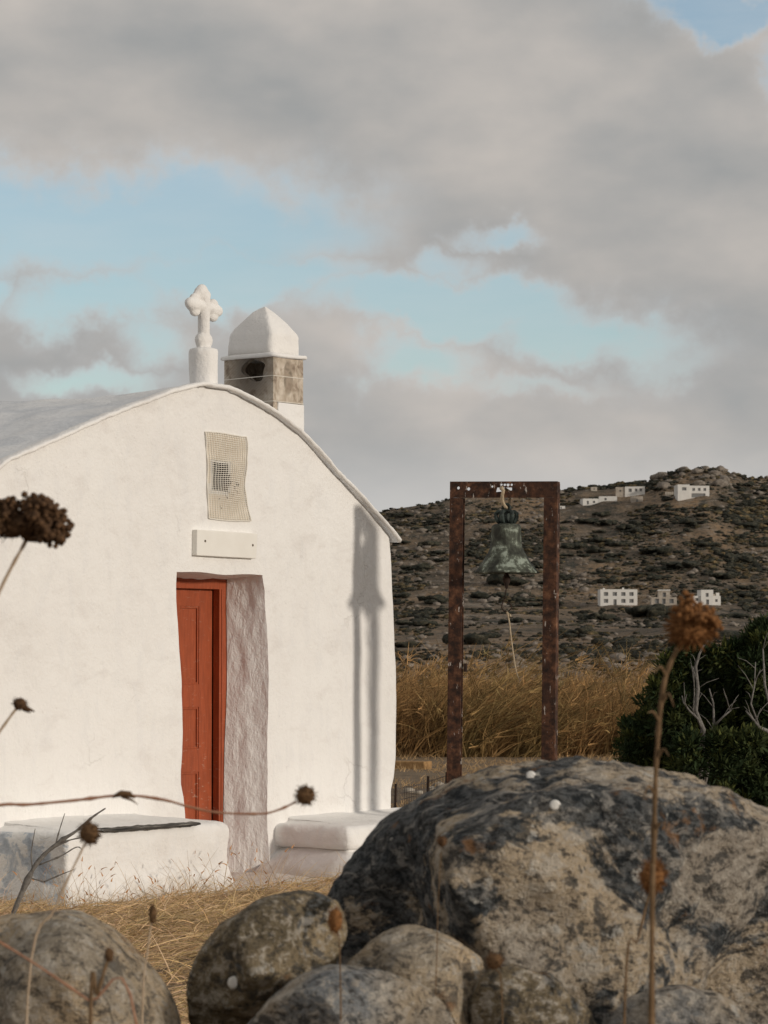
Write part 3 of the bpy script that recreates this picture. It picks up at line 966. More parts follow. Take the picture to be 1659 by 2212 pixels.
# ---- cross on the gable
cr = obj('roof_cross', None, None, chapel, label='white plastered cross with trefoil arms on a round pedestal')
CY = 0.13
cpt = lambda x, y: fp(x, y, CY)
ppm = 1.0 / abs(cpt(433, 700)[1] - cpt(433, 701)[1])
ped_s = fs(438, CY); zb_ = cpt(438, 832)[1]; zt_ = cpt(438, 753)[1]
pm = MB()
rp = 31.5 / ppm
pm.lathe([(0.0, zb_ - 0.12), (rp * 0.97, zb_ - 0.12), (rp * 0.95, zb_ + 0.02), (rp * 1.0, zb_ + 0.45 * (zt_ - zb_)), (rp * 1.03, zt_ - 0.05), (rp * 1.02, zt_ - 0.022), (rp * 0.93, zt_ - 0.004), (rp * 0.5, zt_ + 0.008), (0.0, zt_ + 0.012)], 40, (ped_s, CY, 0))
V = np.array(pm.v)
nn = fbm(V * 9, 3, 0.5, 71)
dv = V - np.array([ped_s, CY, 0]); dv[:, 2] = 0
V += dv * nn[:, None] * 0.09
pm.v = list(map(tuple, V))
obj('pedestal', pm.mesh('pedestal', True, 0.0005), M['white'], cr)
kk = 1.0 / ppm
wx = 1.0 / (0.58)                           # true width of what lies along the facade
def X(dx): return dx * kk * wx
cm = MB()
def cz(y): return cpt(438, y)[1]
cs_ = fs(438, CY)
def cb(dx, y, r, sub=2, flat=0.9): cm.ball((cs_ + X(dx) * 0.94, CY, cz(y)), (r * kk * 1.38, r * kk * flat * 1.1, r * kk * 1.1), sub)
cm.tube([(cs_, CY, cz(y)) for y in (750, 735, 720, 690, 660, 640)], [16 * kk, 15 * kk, 13 * kk, 13 * kk, 14.5 * kk, 14 * kk], 20)
cb(0, 735, 17.5); cb(0, 748, 14)
cm.tube([(cs_ + X(d), CY, cz(663 + d * 0.13)) for d in (-22, -8, 8, 22)], [12 * kk, 13 * kk, 13 * kk, 12 * kk], 20)
for sg in (-1, 1):
    cb(sg * 22, 664 + sg * 3, 15); cb(sg * 27, 663 + sg * 4, 12.5); cb(sg * 19, 650 + sg * 3, 10.5); cb(sg * 19, 678 + sg * 3, 10.5)
cb(-3, 640, 14.5); cb(-5, 633, 14.5); cb(-11, 638, 11); cb(2, 637, 12); cb(-4, 625, 10.5)
co = obj('cross', cm.mesh('cross', True), M['white'], cr)
rm = co.modifiers.new('r', 'REMESH'); rm.mode = 'VOXEL'; rm.voxel_size = 0.006; rm.use_smooth_shade = True
sm = co.modifiers.new('s', 'SMOOTH'); sm.iterations = 6; sm.factor = 0.5

# ---- square turret on the roof
ch = obj('chimney', None, None, chapel, label='square plastered turret with netted sides and domed white cap')
CO = 0.30                                              # its front stands this far behind the gable
cs0 = fs(589, CO); cs1 = fs(654, CO)
def back_of(px, s):                                     # depth at which the left side ends
    for y in np.arange(CO, 1.5, 0.004):
        if plane(px, HOR, ORG, ANG, y)[0] >= s: return y
    return CO + 0.45
cyb = CO + 0.455
zc = lambda y: fp(600, y, CO)[1]
ZC0, ZC1, ZWH = zc(990), zc(771), zc(868)
SOOT = (cs0, CO + 0.21, zc(800)); SOOT2 = ((cs0 + cs1) / 2, CO, zc(812))
M['chimney'] = material('sooty_netted_plaster', m_chim)

def plate_with_holes(outer, holes, thick):
    """outline with holes in a plane (a, b) -> mesh of real thickness"""
    cu = bpy.data.curves.new('plate', 'CURVE'); cu.dimensions = '2D'; cu.fill_mode = 'BOTH'; cu.extrude = thick / 2
    for ring in [outer] + holes:
        sp = cu.splines.new('POLY'); sp.points.add(len(ring) - 1)
        for p, q in zip(sp.points, ring): p.co = (q[0], q[1], 0, 1)
        sp.use_cyclic_u = True
    oo = bpy.data.objects.new('plate', cu); COL.objects.link(oo)
    dg = bpy.context.evaluated_depsgraph_get()
    me = bpy.data.meshes.new_from_object(oo.evaluated_get(dg))
    bpy.data.objects.remove(oo); bpy.data.curves.remove(cu)
    return me
def remap(me, fn):
    for v in me.vertices: v.co = fn(v.co)
    me.update()
    return me
hole_c = (SOOT[1] - 0.035, zc(798))
hole_r = [(hole_c[0] + (0.105 + 0.02 * math.sin(3 * t + 1)) * math.cos(t), hole_c[1] + (0.082 + 0.014 * math.sin(2 * t)) * math.sin(t)) for t in np.linspace(0, 2 * math.pi, 22, endpoint=False)]
me = plate_with_holes([(CO, ZC0), (cyb, ZC0), (cyb, ZC1), (CO, ZC1)], [hole_r], 0.05)
remap(me, lambda c: Vector((cs0 + 0.025 + c.z, c.x, c.y)))
obj('turret_wall', me, M['chimney'], ch)
fb = MB(); fb.box(cs0 + 0.0505, cs1 - 0.0505, CO, CO + 0.05, ZWH, ZC1)
obj('turret_wall', fb.mesh('turret_wall', False, 0, 0.006), M['chimney'], ch)
fb = MB(); fb.box(cs0 + 0.0505, cs1 + 0.004, CO - 0.010, CO + 0.05, ZC0, ZWH - 0.002)
obj('turret_base', fb.mesh('turret_base', False, 0, 0.01), M['white'], ch)
fb = MB(); fb.box(cs1 - 0.05, cs1, CO + 0.0505, cyb, ZC0, ZC1); fb.box(cs1 - 0.05, cs1, CO + 0.0005, CO + 0.05, ZWH, ZC1); fb.box(cs0 + 0.0505, cs1 - 0.0505, cyb - 0.05, cyb, ZC0, ZC1)
obj('turret_wall', fb, M['chimney'], ch)
wr = MB()
for zz_ in (zc(812), zc(867)):
    q = 0.003
    wr.tube([(cs0 - q, cyb, zz_ - 0.01), (cs0 - q, CO + 0.2, zz_ - 0.004), (cs0 - q, CO - q, zz_), (cs1, CO - q, zz_ + 0.002)], 0.0035, 4)
obj('tie_wire', wr, M['wire_white'], ch)
def square_loft(profile, c, name, mat, nz=0.006, n=14, rr=0.16):
    rings = []
    for (hx, hy, z) in profile:
        ring = []
        for k in range(4 * n):
            t = 2 * math.pi * (k + 0.5) / (4 * n)
            ct, st_ = math.cos(t), math.sin(t)
            e = 0.20
            ring.append((c[0] + hx * math.copysign(abs(ct) ** e, ct), c[1] + hy * math.copysign(abs(st_) ** e, st_), z))
        rings.append(ring)
    A = np.array(rings)
    A = np.concatenate([A, A[:, :1]], 1)
    A[..., 0] += nz * fbm(A * 7, 3, 0.5, 81); A[..., 1] += nz * fbm(A * 7 + 9, 3, 0.5, 82); A[..., 2] += nz * fbm(A * 7 + 19, 3, 0.5, 83)
    m3 = MB(); m3.grid(A)
    m3.f.append(tuple(range(4 * n))[::-1])
    return obj(name, m3.mesh(name, True, 0.0005), mat, ch)
ccx, ccy = (cs0 + cs1) / 2, (CO + cyb) / 2
hx, hy = (cs1 - cs0) / 2, (cyb - CO) / 2
zk = zc(771)
square_loft([(hx * 0.9, hy * 0.9, zk - 0.002), (hx + 0.028, hy + 0.026, zk), (hx + 0.034, hy + 0.032, zk + 0.010), (hx + 0.028, hy + 0.026, zk + 0.026), (hx * 0.85, hy * 0.85, zk + 0.036), (0.02, 0.02, zk + 0.037)], (ccx, ccy), 'cornice', M['white'], 0.010)
ztp = fp(575, 664, CO + 0.22)[1]
hh = ztp - zk - 0.03
capp = [(1.0, 0.0), (1.0, 0.16), (0.995, 0.30), (0.985, 0.38), (0.94, 0.44), (0.82, 0.54), (0.66, 0.66), (0.48, 0.78), (0.30, 0.89), (0.14, 0.965), (0.03, 1.0)]
square_loft([(hx * a * 0.97, hy * a * 0.93, zk + 0.03 + hh * b) for a, b in capp], (ccx, ccy), 'cap', M['oldwhite'] if False else M['white'], 0.014)

# ---- built-in benches either side of the door
def bench(s0, s1, b, zt, mat_end, flare, slab_h, name, label, seed, top_over=0.0):
    bo = obj(name, None, None, chapel, label=label)
    # base block with flared foot
    prof_ = [(0.0, -0.12), (flare, -0.10), (flare * 0.8, 0.05), (flare * 0.35, 0.14), (0.0, 0.20)]
    if slab_h > 0.02:
        prof_ += [(-top_over, zt - slab_h), (-top_over * 0.5, zt - slab_h + 0.004), (0.0, zt - slab_h + 0.02)]
    prof_ += [(0.0, zt - 0.06), (-0.008, zt - 0.03), (-0.025, zt - 0.010), (-0.06, zt), (-0.12, zt + 0.004), (-0.30, zt + 0.015), (-b + 0.16, zt + 0.022), (-b + 0.05, zt + 0.030), (-b - 0.03, zt + 0.05)]
    n_end, n_fr = 26, 60
    rows = []
    for (o, z) in prof_:
        ring = []
        oo = max(o, -b + 0.0)
        r = 0.03 + max(0, o) * 0.4
        x0, x1 = s0 - max(o, -0.3) if o > -0.05 else s0 - max(o, -0.16), s1 + (o if o > -0.05 else max(o, -0.16))
        y0 = -b - o
        # left end (from wall to front), front, right end
        for t in np.linspace(0, 1, n_end): ring.append((x0, 0.06 + (y0 + r - 0.06) * t, z))
        for t in np.linspace(0.15, 0.85, 4): ring.append((x0 + r * (1 - math.cos(t * math.pi / 2)), y0 + r * (1 - math.sin(t * math.pi / 2)), z))
        for t in np.linspace(0, 1, n_fr): ring.append((x0 + r + (x1 - x0 - 2 * r) * t, y0, z))
        for t in np.linspace(0.15, 0.85, 4): ring.append((x1 - r * (1 - math.sin(t * math.pi / 2)), y0 + r * (1 - math.cos(t * math.pi / 2)), z))
        for t in np.linspace(0, 1, n_end): ring.append((x1, y0 + r + (0.06 - y0 - r) * t, z))
        rows.append(ring)
    A = np.array(rows)
    # refine vertically
    B = []
    for i in range(len(A) - 1):
        k = max(1, int(np.abs(A[i + 1] - A[i]).max() / 0.03))
        for q in range(k): B.append(A[i] + (A[i + 1] - A[i]) * q / k)
    B.append(A[-1]); B = np.array(B)
    amp = 0.030
    B[..., 0] += amp * fbm(B * 2.7, 4, 0.55, seed); B[..., 1] += amp * fbm(B * 2.7 + 5, 4, 0.55, seed + 3); B[..., 2] += 0.010 * fbm(B * 3 + 9, 3, 0.55, seed + 5)
    m3 = MB(); m3.grid(B)
    me = m3.mesh('bench_block', True)
    me.materials.append(mat_end); me.materials.append(M['oldwhite'])
    if slab_h < 0.02:
        for p in me.polygons:
            if p.center.x < s0 + 0.03 and p.center.z < zt - 0.02: p.material_index = 1
    obj('bench_block', me, None, bo)
    return bo
BD = 0.66
bl0, bl1 = fs(148, -BD), fs(498, -BD)
zbl = 0.50
bench(bl0, bl1, BD, zbl, M['oldwhite'] if False else M['white'], 0.05, 0.0, 'bench', 'long whitewashed bench with a blue-grey worn end', 101)
br0, br1 = fs(757, -BD), S_R + 0.35
zbr = 0.40
bench(br0, br1, BD, zbr, M['white'], 0.20, 0.17, 'bench', 'short whitewashed bench with cracked overhanging seat', 131, 0.075)
# dark weathered stone edge showing along the bench top
sl = MB()
s_a, s_b = fs(215, -BD), fs(425, -BD)
A = []
for t in np.linspace(0, 1, 60):
    s = s_a + (s_b - s_a) * t
    w = math.sin(min(1, t * 1.3 + 0.1) * math.pi) ** 0.5 * 0.5 + 0.25
    j = 0.012 * float(fbm2(np.array([s * 6]), np.array([0.0]), 3, 0.6, 171)[0])
    w = (math.sin(math.pi * min(1, max(0, t * 0.9 + 0.05))) ** 0.7) * (0.75 + 0.5 * float(fbm2(np.array([s * 4]), np.array([3.0]), 2, 0.6, 172)[0]))
    A.append([(s, -BD + 0.04, zbl + 0.010 + j), (s, -BD - 0.036 + j, zbl + 0.004 + j), (s, -BD - 0.040, zbl - 0.004 - 0.016 * w + j), (s, -BD + 0.06, zbl + 0.002 - 0.016 * w + j)])
sl.grid(np.array(A))
obj('stone_edge', sl.mesh('stone_edge', True), M['slab'], chapel, label='dark weathered stone edge along the bench top')
# whitewashed threshold slab on the ground
th = MB()
ta, tb = fs(505, -0.3), br0 + 0.45
A = np.array([[(s, y, 0.035 + 0.02 * (y + 1.0)) for s in np.linspace(ta - 0.4, tb, 30)] for y in np.linspace(0.36, -BD - 0.36, 26)])
A[..., 2] += 0.03 * fbm(A * 2.5, 3, 0.5, 181)
E_ = A[-1].copy(); E_[:, 2] = -0.12
A = np.concatenate([A, E_[None]])
th.grid(A)
obj('threshold', th.mesh('threshold', True), M['white'], chapel)

# ================================================================== BELL FRAME, BELL
BFO = (0.881, 20.92); BFA = R(-15)
def bp(x, y, off=0.0): return plane(x, y, BFO, BFA, off)
bf = thing('bell_stand', 'rusty iron goal-shaped frame holding a bronze bell', 'bell frame', (BFO[0], BFO[1], 0), BFA)
bf.rotation_euler = (0, R(0.75), BFA)
x0 = bp(979, 1400)[0] - 0.012; x1 = bp(1188, 1400)[0] + 0.006
ztop_ = bp(1088, 1040)[1]
PW, PD, TH = 0.098, 0.10, 0.012
xl, xr = bp(967, 1400)[0], bp(1190, 1400)[0]
def post(xa, web_side, PD):
    m3 = MB()
    zt = ztop_ - 0.0005
    m3.box(xa, xa + PW, 0.0, TH, -0.3, zt - 0.1175)               # front flange
    m3.box(xa, xa + PW, PD - TH, PD, -0.3, zt - 0.1175)
    wx0 = xa if web_side < 0 else xa + PW - TH
    m3.box(wx0, wx0 + TH, TH, PD - TH, -0.3, zt - 0.1175)
    me = m3.mesh('post', False, 0, 0.002)
    return obj('post', me, M['rust'], bf)
post(xl, -1, 0.066); post(xr - PW, 1, 0.10)
def circ(cx, cz_, r, n=12): return [(cx + r * math.cos(t), cz_ + r * math.sin(t)) for t in np.linspace(0, 2 * math.pi, n, endpoint=False)]
def lx_(x, y):                     # undo the frame's small lean
    s, z = bp(x, y); a = R(0.75); return (s * math.cos(a) - z * math.sin(a), s * math.sin(a) + z * math.cos(a))
base_l = lx_(972, 1040); base_r = lx_(1204, 1041)
zt = ztop_; zbm = zt - 0.117
# shift the posts so that their heads meet the beam
holes = []
for (hx_, hy_, r_) in ((990, 1054, 0.011), (1012, 1056, 0.012), (1063, 1051, 0.008), (1083, 1046.5, 0.009), (1090, 1047, 0.010), (1097, 1047, 0.012), (1105, 1047, 0.009)):
    c_ = lx_(hx_, hy_); holes.append(circ(c_[0], c_[1], r_))
sa = lx_(1071, 1063); sb = lx_(1106, 1053)
holes.append([(sa[0], sa[1]), (sb[0], sa[1] + 0.012), (sb[0], sb[1]), (sa[0] + 0.008, sb[1])])
me = plate_with_holes([(base_l[0], zbm), (base_r[0], zbm), (base_r[0], zt), (base_l[0], zt)], holes, TH)
remap(me, lambda c: Vector((c.x, TH / 2 + c.z, c.y)))
bm_ = obj('beam', me, M['rust'], bf)
fl2 = MB(); fl2.box(base_l[0], base_r[0], TH, 0.09, zt - TH, zt - 0.0006)
obj('beam_flange', fl2, M['rust'], bm_)
fl2 = MB(); fl2.box(base_r[0] - TH, base_r[0], TH, PD, zbm, zt - TH)
obj('beam_end_plate', fl2, M['rust'], bm_)
fl2 = MB(); fl2.box(base_l[0], base_l[0] + TH, TH, 0.066, zbm, zt - TH)
obj('beam_end_plate', fl2, M['rust'], bm_)
# fit the posts under the beam ends
for o_ in [c for c in bf.children if c.name.startswith('post')]:
    pass
for c in bf.children:
    if c.name == 'post': c.location.x = base_l[0] - xl
    elif c.name.startswith('post'): c.location.x = base_r[0] - xr
# small bracket on the left post
bk_ = MB(); q = lx_(1001, 1442); bk_.box(q[0] - 0.004, q[0] + 0.018, 0.02, 0.05, q[1] - 0.03, q[1] + 0.03)
obj('bracket', bk_.mesh('bracket', False, 0, 0.003), M['iron'], bf)

def bw(s, y, z):
    return Vector((BFO[0] + math.cos(BFA) * s - math.sin(BFA) * y, BFO[1] + math.sin(BFA) * s + math.cos(BFA) * y, z))
BY = 0.0555
z5 = lambda zy: bp(1094, 995.5 + 0.225 * zy, BY)[1]
bs_ = bp(1094, 1200, BY)[0]
mp = abs(z5(0) - z5(1000)) / 1000
bell_c = bw(bs_, BY, z5(1075))
bell = thing('bell', 'green-patinated bronze church bell hanging in the rusty frame', 'bell', bell_c, BFA)
def bz(zy): return z5(zy) - z5(1075)
bprof = [(0, 600), (60, 602), (112, 608), (133, 622), (140, 645), (139, 690), (142, 760), (148, 830), (152, 838), (156, 850), (170, 890), (176, 893), (184, 915), (198, 950), (203, 953), (216, 990), (222, 993), (240, 1025), (262, 1058), (272, 1072), (270, 1080), (258, 1080), (240, 1055), (200, 985), (150, 860), (128, 700), (115, 640), (0, 630)]
bm3 = MB(); bm3.lathe([(r * mp * (1.03 + 0.12 * max(0, min(1, (zy - 800) / 270.0))), bz(zy)) for r, zy in bprof], 64)
obj('bell_body', bm3.mesh('bell_body', True, 0.0003), M['bronze'], bell)
cw = MB()
for k in range(6):
    a = k * math.pi / 3 + 0.3
    pts = [(math.cos(a) * r * mp, math.sin(a) * r * mp, bz(zy)) for r, zy in ((55, 606), (82, 580), (100, 540), (98, 505), (78, 488), (40, 490))]
    cw.tube(pts, [0.013, 0.015, 0.016, 0.015, 0.014, 0.012], 8)
cw.tube([(0, 0, bz(608)), (0, 0, bz(560)), (0, 0, bz(500)), (0, 0, bz(470))], [0.03, 0.026, 0.026, 0.022], 10)
cw.tube([(math.cos(t) * 0.026, 0, bz(452) + math.sin(t) * 0.026) for t in np.linspace(-0.5 * math.pi, 1.5 * math.pi, 18)], 0.011, 8)
obj('crown', cw.mesh('crown', True), M['dark_bronze'], bell)
cl = MB()
cl.lathe([(0.0, bz(1000)), (0.010, bz(1000)), (0.011, bz(1070)), (0.014, bz(1085)), (0.026, bz(1115)), (0.029, bz(1140)), (0.025, bz(1165)), (0.013, bz(1195)), (0.009, bz(1225)), (0.0, bz(1230))], 16)
clp = obj('clapper', cl.mesh('clapper', True, 0.0003), M['iron'], bell)
hk = MB()
hp = [(-3, 1225), (-12, 1280), (-20, 1330), (-42, 1370), (-48, 1410), (-30, 1440), (10, 1450), (45, 1420), (48, 1390), (30, 1365), (-10, 1350)]
hk.tube([((x) * mp, 0.0, bz(y)) for x, y in hp], 0.0045, 6)
obj('clapper_hook', hk.mesh('clapper_hook', True), M['iron'], clp)
# pull rope
rp_ = MB()
rpt = [(5, 1448), (12, 1480), (25, 1540), (38, 1640), (52, 1750), (68, 1860), (85, 1980), (105, 2060), (125, 2110)]
rp_.tube([((x) * mp, 0.006 * math.sin(i), bz(y)) for i, (x, y) in enumerate(rpt)], [0.009, 0.007, 0.006, 0.006, 0.006, 0.006, 0.0055, 0.005, 0.003], 6)
rp_.tube([(5 * mp, 0.004, bz(1440)), (-2 * mp, 0.012, bz(1458)), (10 * mp, 0.018, bz(1470)), (30 * mp, 0.012, bz(1476)), (38 * mp, 0.004, bz(1496))], 0.0065, 6)
rop = obj('bell_rope', rp_.mesh('bell_rope', True), M['rope'], None, 'thin pale rope knotted to the bell clapper hook', 'rope', loc=bell_c, rotz=BFA)
# strap that carries the bell through the slot
hs = MB()
hpts = [(-30, 285, 0.03), (-34, 268, -0.06), (-20, 262, -0.075), (-6, 290, -0.075), (-18, 330, -0.068), (-26, 370, -0.05), (-20, 410, -0.035), (-6, 440, -0.02), (4, 452, 0.0), (10, 430, 0.03), (20, 350, 0.05), (14, 290, 0.045), (-10, 270, 0.0), (-30, 285, 0.03)]
hs.tube([(x * mp, y_, bz(zy)) for x, zy, y_ in hpts], 0.0125, 7)
obj('hanging_rope', hs.mesh('hanging_rope', True), M['rope'], None, 'short tan rope loop tying the bell to the frame beam', 'rope', loc=bell_c, rotz=BFA)

# ================================================================== BOULDERS OF THE FIELD WALL
def boulder(name, outline, Yc, depth, mat, label, seed, amp=0.035, group=None, sub=6, cut=0.6):
    pts = [at(x, y, Yc) for x, y in outline]
    cx = sum(p.x for p in pts) / len(pts); czz = sum(p.z for p in pts) / len(pts)
    th = np.array([math.atan2(p.z - czz, p.x - cx) for p in pts]); rr = np.array([math.hypot(p.z - czz, p.x - cx) for p in pts])
    o = np.argsort(th); th, rr = th[o], rr[o]
    th = np.concatenate([th - 2 * math.pi, th, th + 2 * math.pi]); rr = np.concatenate([rr, rr, rr])
    v, f = ico(sub)
    V = np.array(v)
    rho = np.hypot(V[:, 0], V[:, 2]); t = np.arctan2(V[:, 2], V[:, 0])
    k = np.array([-2, -1, 0, 1, 2]) * 0.05
    r = sum(np.interp(t + a, th, rr) for a in k) / 5.0
    # blockier than an ellipsoid
    pr = rho ** cut
    P = np.stack([r * pr * np.cos(t), depth * np.sign(V[:, 1]) * np.abs(V[:, 1]) ** 0.8, r * pr * np.sin(t)], -1)
    rm = rr.mean(); lr = np.random.default_rng(seed)
    S3 = np.array([rm, depth, rm])
    for kk_ in range(11):
        nv = np.array([lr.normal() * 0.75, -lr.uniform(0.25, 1.0), lr.normal() * 0.75 + 0.15]); nv /= np.linalg.norm(nv)
        off = lr.uniform(0.66, 0.86)
        e_ = (P / S3) @ nv - off
        wgt = np.clip(np.abs(V[:, 1]) * 3.0, 0, 1)
        P = P - (np.maximum(e_, 0) * 0.8 * wgt)[:, None] * nv[None] * S3
    Nn = P / np.maximum(np.linalg.norm(P, axis=1), 1e-6)[:, None]
    q = P + np.array([cx, Yc, czz]) + seed * 3.1
    edge = (np.abs(V[:, 1]) * 0.9 + 0.1)[:, None]
    fac = vnoise(q * 3.7, seed + 40); fac = np.round(fac * 5) / 5 * 0.6 + fac * 0.4
    d = amp * (1.7 * fbm(q * 2.6, 4, 0.5, seed)[:, None] * edge + 1.1 * fac[:, None] * edge - 1.5 * np.abs(fbm(q * 4.3, 3, 0.5, seed + 9))[:, None] * edge + 0.42 * fbm(q * 13, 4, 0.6, seed + 4)[:, None])
    P = P + Nn * d
    zmin = P[:, 2].min()
    me = mesh_np(name, P - np.array([0, 0, zmin]), np.array(f))
    return obj(name, me, mat, None, label, 'boulder', 'boulders of the field wall', loc=(cx, Yc, czz + zmin))
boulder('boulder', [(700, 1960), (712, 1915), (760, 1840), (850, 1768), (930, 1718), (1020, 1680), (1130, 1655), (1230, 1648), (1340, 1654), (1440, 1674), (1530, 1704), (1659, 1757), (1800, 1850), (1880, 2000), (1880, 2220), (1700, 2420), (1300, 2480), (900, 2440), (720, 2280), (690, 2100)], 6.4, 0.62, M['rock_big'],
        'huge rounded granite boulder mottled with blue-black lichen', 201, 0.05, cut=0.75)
boulder('boulder', [(402, 2160), (415, 2090), (450, 2030), (520, 1970), (590, 1938), (650, 1927), (705, 1935), (742, 1965), (750, 2010), (730, 2065), (700, 2130), (640, 2200), (560, 2260), (460, 2270), (410, 2220)], 5.75, 0.17, M['rock_dark'],
        'dark olive-brown lichened rock leaning against the huge boulder', 221, 0.02)
boulder('boulder', [(-120, 2050), (-40, 1992), (60, 1979), (140, 1977), (210, 2003), (270, 2048), (320, 2103), (365, 2160), (395, 2240), (370, 2360), (200, 2440), (0, 2440), (-150, 2330), (-170, 2180)], 5.6, 0.30, M['rock_tan'],
        'smooth tan-grey boulder beside the dry straw', 241, 0.022)
boulder('boulder', [(728, 2130), (760, 2072), (810, 2030), (862, 2003), (930, 2012), (1000, 2043), (1048, 2088), (1066, 2150), (1060, 2230), (980, 2300), (850, 2300), (750, 2230)], 5.72, 0.15, M['rock_tan'],
        'pale tan domed rock in front of the huge boulder', 261, 0.018)
boulder('boulder', [(505, 2260), (560, 2185), (620, 2130), (690, 2092), (780, 2096), (880, 2120), (960, 2170), (1000, 2240), (980, 2340), (850, 2400), (650, 2400), (530, 2340)], 5.45, 0.15, M['rock_blue'],
        'blue-grey speckled rock wedged under the pale domed rock', 281, 0.02)
boulder('boulder', [(1300, 2230), (1345, 2165), (1420, 2138), (1520, 2142), (1590, 2165), (1630, 2215), (1640, 2300), (1550, 2380), (1400, 2380), (1310, 2310)], 5.62, 0.13, M['rock_blue'],
        'low grey rock at the foot of the huge boulder\'s tan side', 301, 0.018)
boulder('boulder', [(1010, 2200), (1040, 2120), (1090, 2085), (1150, 2100), (1230, 2150), (1290, 2210), (1290, 2300), (1180, 2360), (1060, 2330)], 5.66, 0.12, M['rock_dark'],  # dark-coloured stone stands in for the shaded void between the rocks
        'dark rock standing in for the shaded void between the pale dome and the low grey rock', 321, 0.02)

# bleached snail shells stuck to the stone
def snail(x, y, Y, r, where):
    p = at(x, y, Y)
    m3 = MB()
    pts, rad = [], []
    for i in range(34):
        t = i / 33.0
        a = t * 2 * math.pi * 2.6
        k = (1 - t * 0.93)
        pts.append((r * 0.62 * k * math.cos(a), -r * 0.55 * t, r * 0.62 * k * math.sin(a))); rad.append(r * 0.52 * k + 0.0004)
    m3.tube(pts, rad, 10)
    obj('snail_shell', m3.mesh('snail_shell', True), M['shell'], None, where, 'snail shell', 'snail shells on the boulders', loc=p)
DEP = bpy.context.evaluated_depsgraph_get()
def on_rock(x, y, sink=0.0):
    bpy.context.view_layer.update()
    d = Vector(ray(x, y)).normalized()
    ok, loc, nrm, idx, ob, mtx = SC.ray_cast(bpy.context.evaluated_depsgraph_get(), Vector(CAM), d)
    return loc.y if ok else 5.8
snail(1198, 1740, on_rock(1198, 1740) - 0.004, 0.011, 'round white snail shell on the crown of the huge boulder')
snail(1146, 1676, on_rock(1146, 1678) - 0.002, 0.010, 'pale snail shell at the top rim of the huge boulder')
snail(505, 2124, on_rock(505, 2124) - 0.004, 0.013, 'white snail shell on the dark olive-brown rock')

# ================================================================== STRAW AND GRASS
def blades(n, base, direc, length, width, bend, tint, name, mat, label, cat, seg=3, kind='stuff'):
    """n thin bent strips: base (n,3), direc (n,3) unit, bend (n,3) added quadratically"""
    side = np.cross(direc, rng.normal(size=(n, 3))); side /= np.maximum(np.linalg.norm(side, axis=1), 1e-6)[:, None]
    V = np.zeros((n, (seg + 1) * 2, 3))
    for k in range(seg + 1):
        t = k / seg
        c = base + direc * (length * t)[:, None] + bend * (length * t * t)[:, None]
        w = (width * (1 - 0.8 * t))[:, None] * 0.5
        V[:, 2 * k] = c - side * w; V[:, 2 * k + 1] = c + side * w
    i = np.arange(n)[:, None] * ((seg + 1) * 2)
    F = np.concatenate([np.stack([i[:, 0] + 2 * k, i[:, 0] + 2 * k + 1, i[:, 0] + 2 * k + 3, i[:, 0] + 2 * k + 2], -1) for k in range(seg)])
    T = np.repeat(tint, (seg + 1) * 2, axis=0)
    me = mesh_np(name, V.reshape(-1, 3), F, False, T)
    return obj(name, me, mat, None, label, cat, None, kind)

def in_chapel(x, y):
    dx, dy = x - ORG[0], y - ORG[1]
    s = dx * math.cos(ANG) + dy * math.sin(ANG); n = -dx * math.sin(ANG) + dy * math.cos(ANG)
    a = (n > -0.02) & (s > S_L - 0.1) & (s < S_R + 0.1)
    b = (n > -BD - 0.06) & (s > bl0 - 0.05) & (s < br1)
    return a | b

def straw():
    n = 88000
    y = 9.5 + (20.6 - 9.5) * rng.random(n) ** 0.85
    x = y * (-0.255 + 0.29 * rng.random(n))
    keep = ~in_chapel(x, y) & (fbm2(x * 0.9, y * 0.9, 3, 0.5, 401) > -0.42 + 0.2 * rng.random(n))
    x, y = x[keep], y[keep]; n = len(x)
    z = height(x, y) + rng.random(n) ** 2 * 0.07
    mat_ang = 6.283 * rng.random(n) + 0
    comb = fbm2(x * 0.7, y * 0.7, 2, 0.5, 405) * 5
    ang = np.where(rng.random(n) < 0.55, comb + rng.normal(size=n) * 0.5, mat_ang)
    el = np.abs(rng.normal(size=n)) * 0.32 + 0.05
    d = np.stack([np.cos(ang) * np.cos(el), np.sin(ang) * np.cos(el), np.sin(el)], -1)
    L = 0.08 + 0.22 * rng.random(n)
    bend = rng.normal(size=(n, 3)) * 0.22; bend[:, 2] = -np.abs(bend[:, 2]) * 1.2
    tone = (0.45 + 0.85 * rng.random(n))[:, None] * np.stack([np.ones(n), 0.92 + 0.12 * rng.random(n), 0.75 + 0.35 * rng.random(n)], -1)
    blades(n, np.stack([x, y, z], -1), d, L, 0.0035 + 0.0035 * rng.random(n), bend, tone, 'dry_straw', M['straw'], 'matted dry straw covering the ground before the chapel', 'straw')
straw()

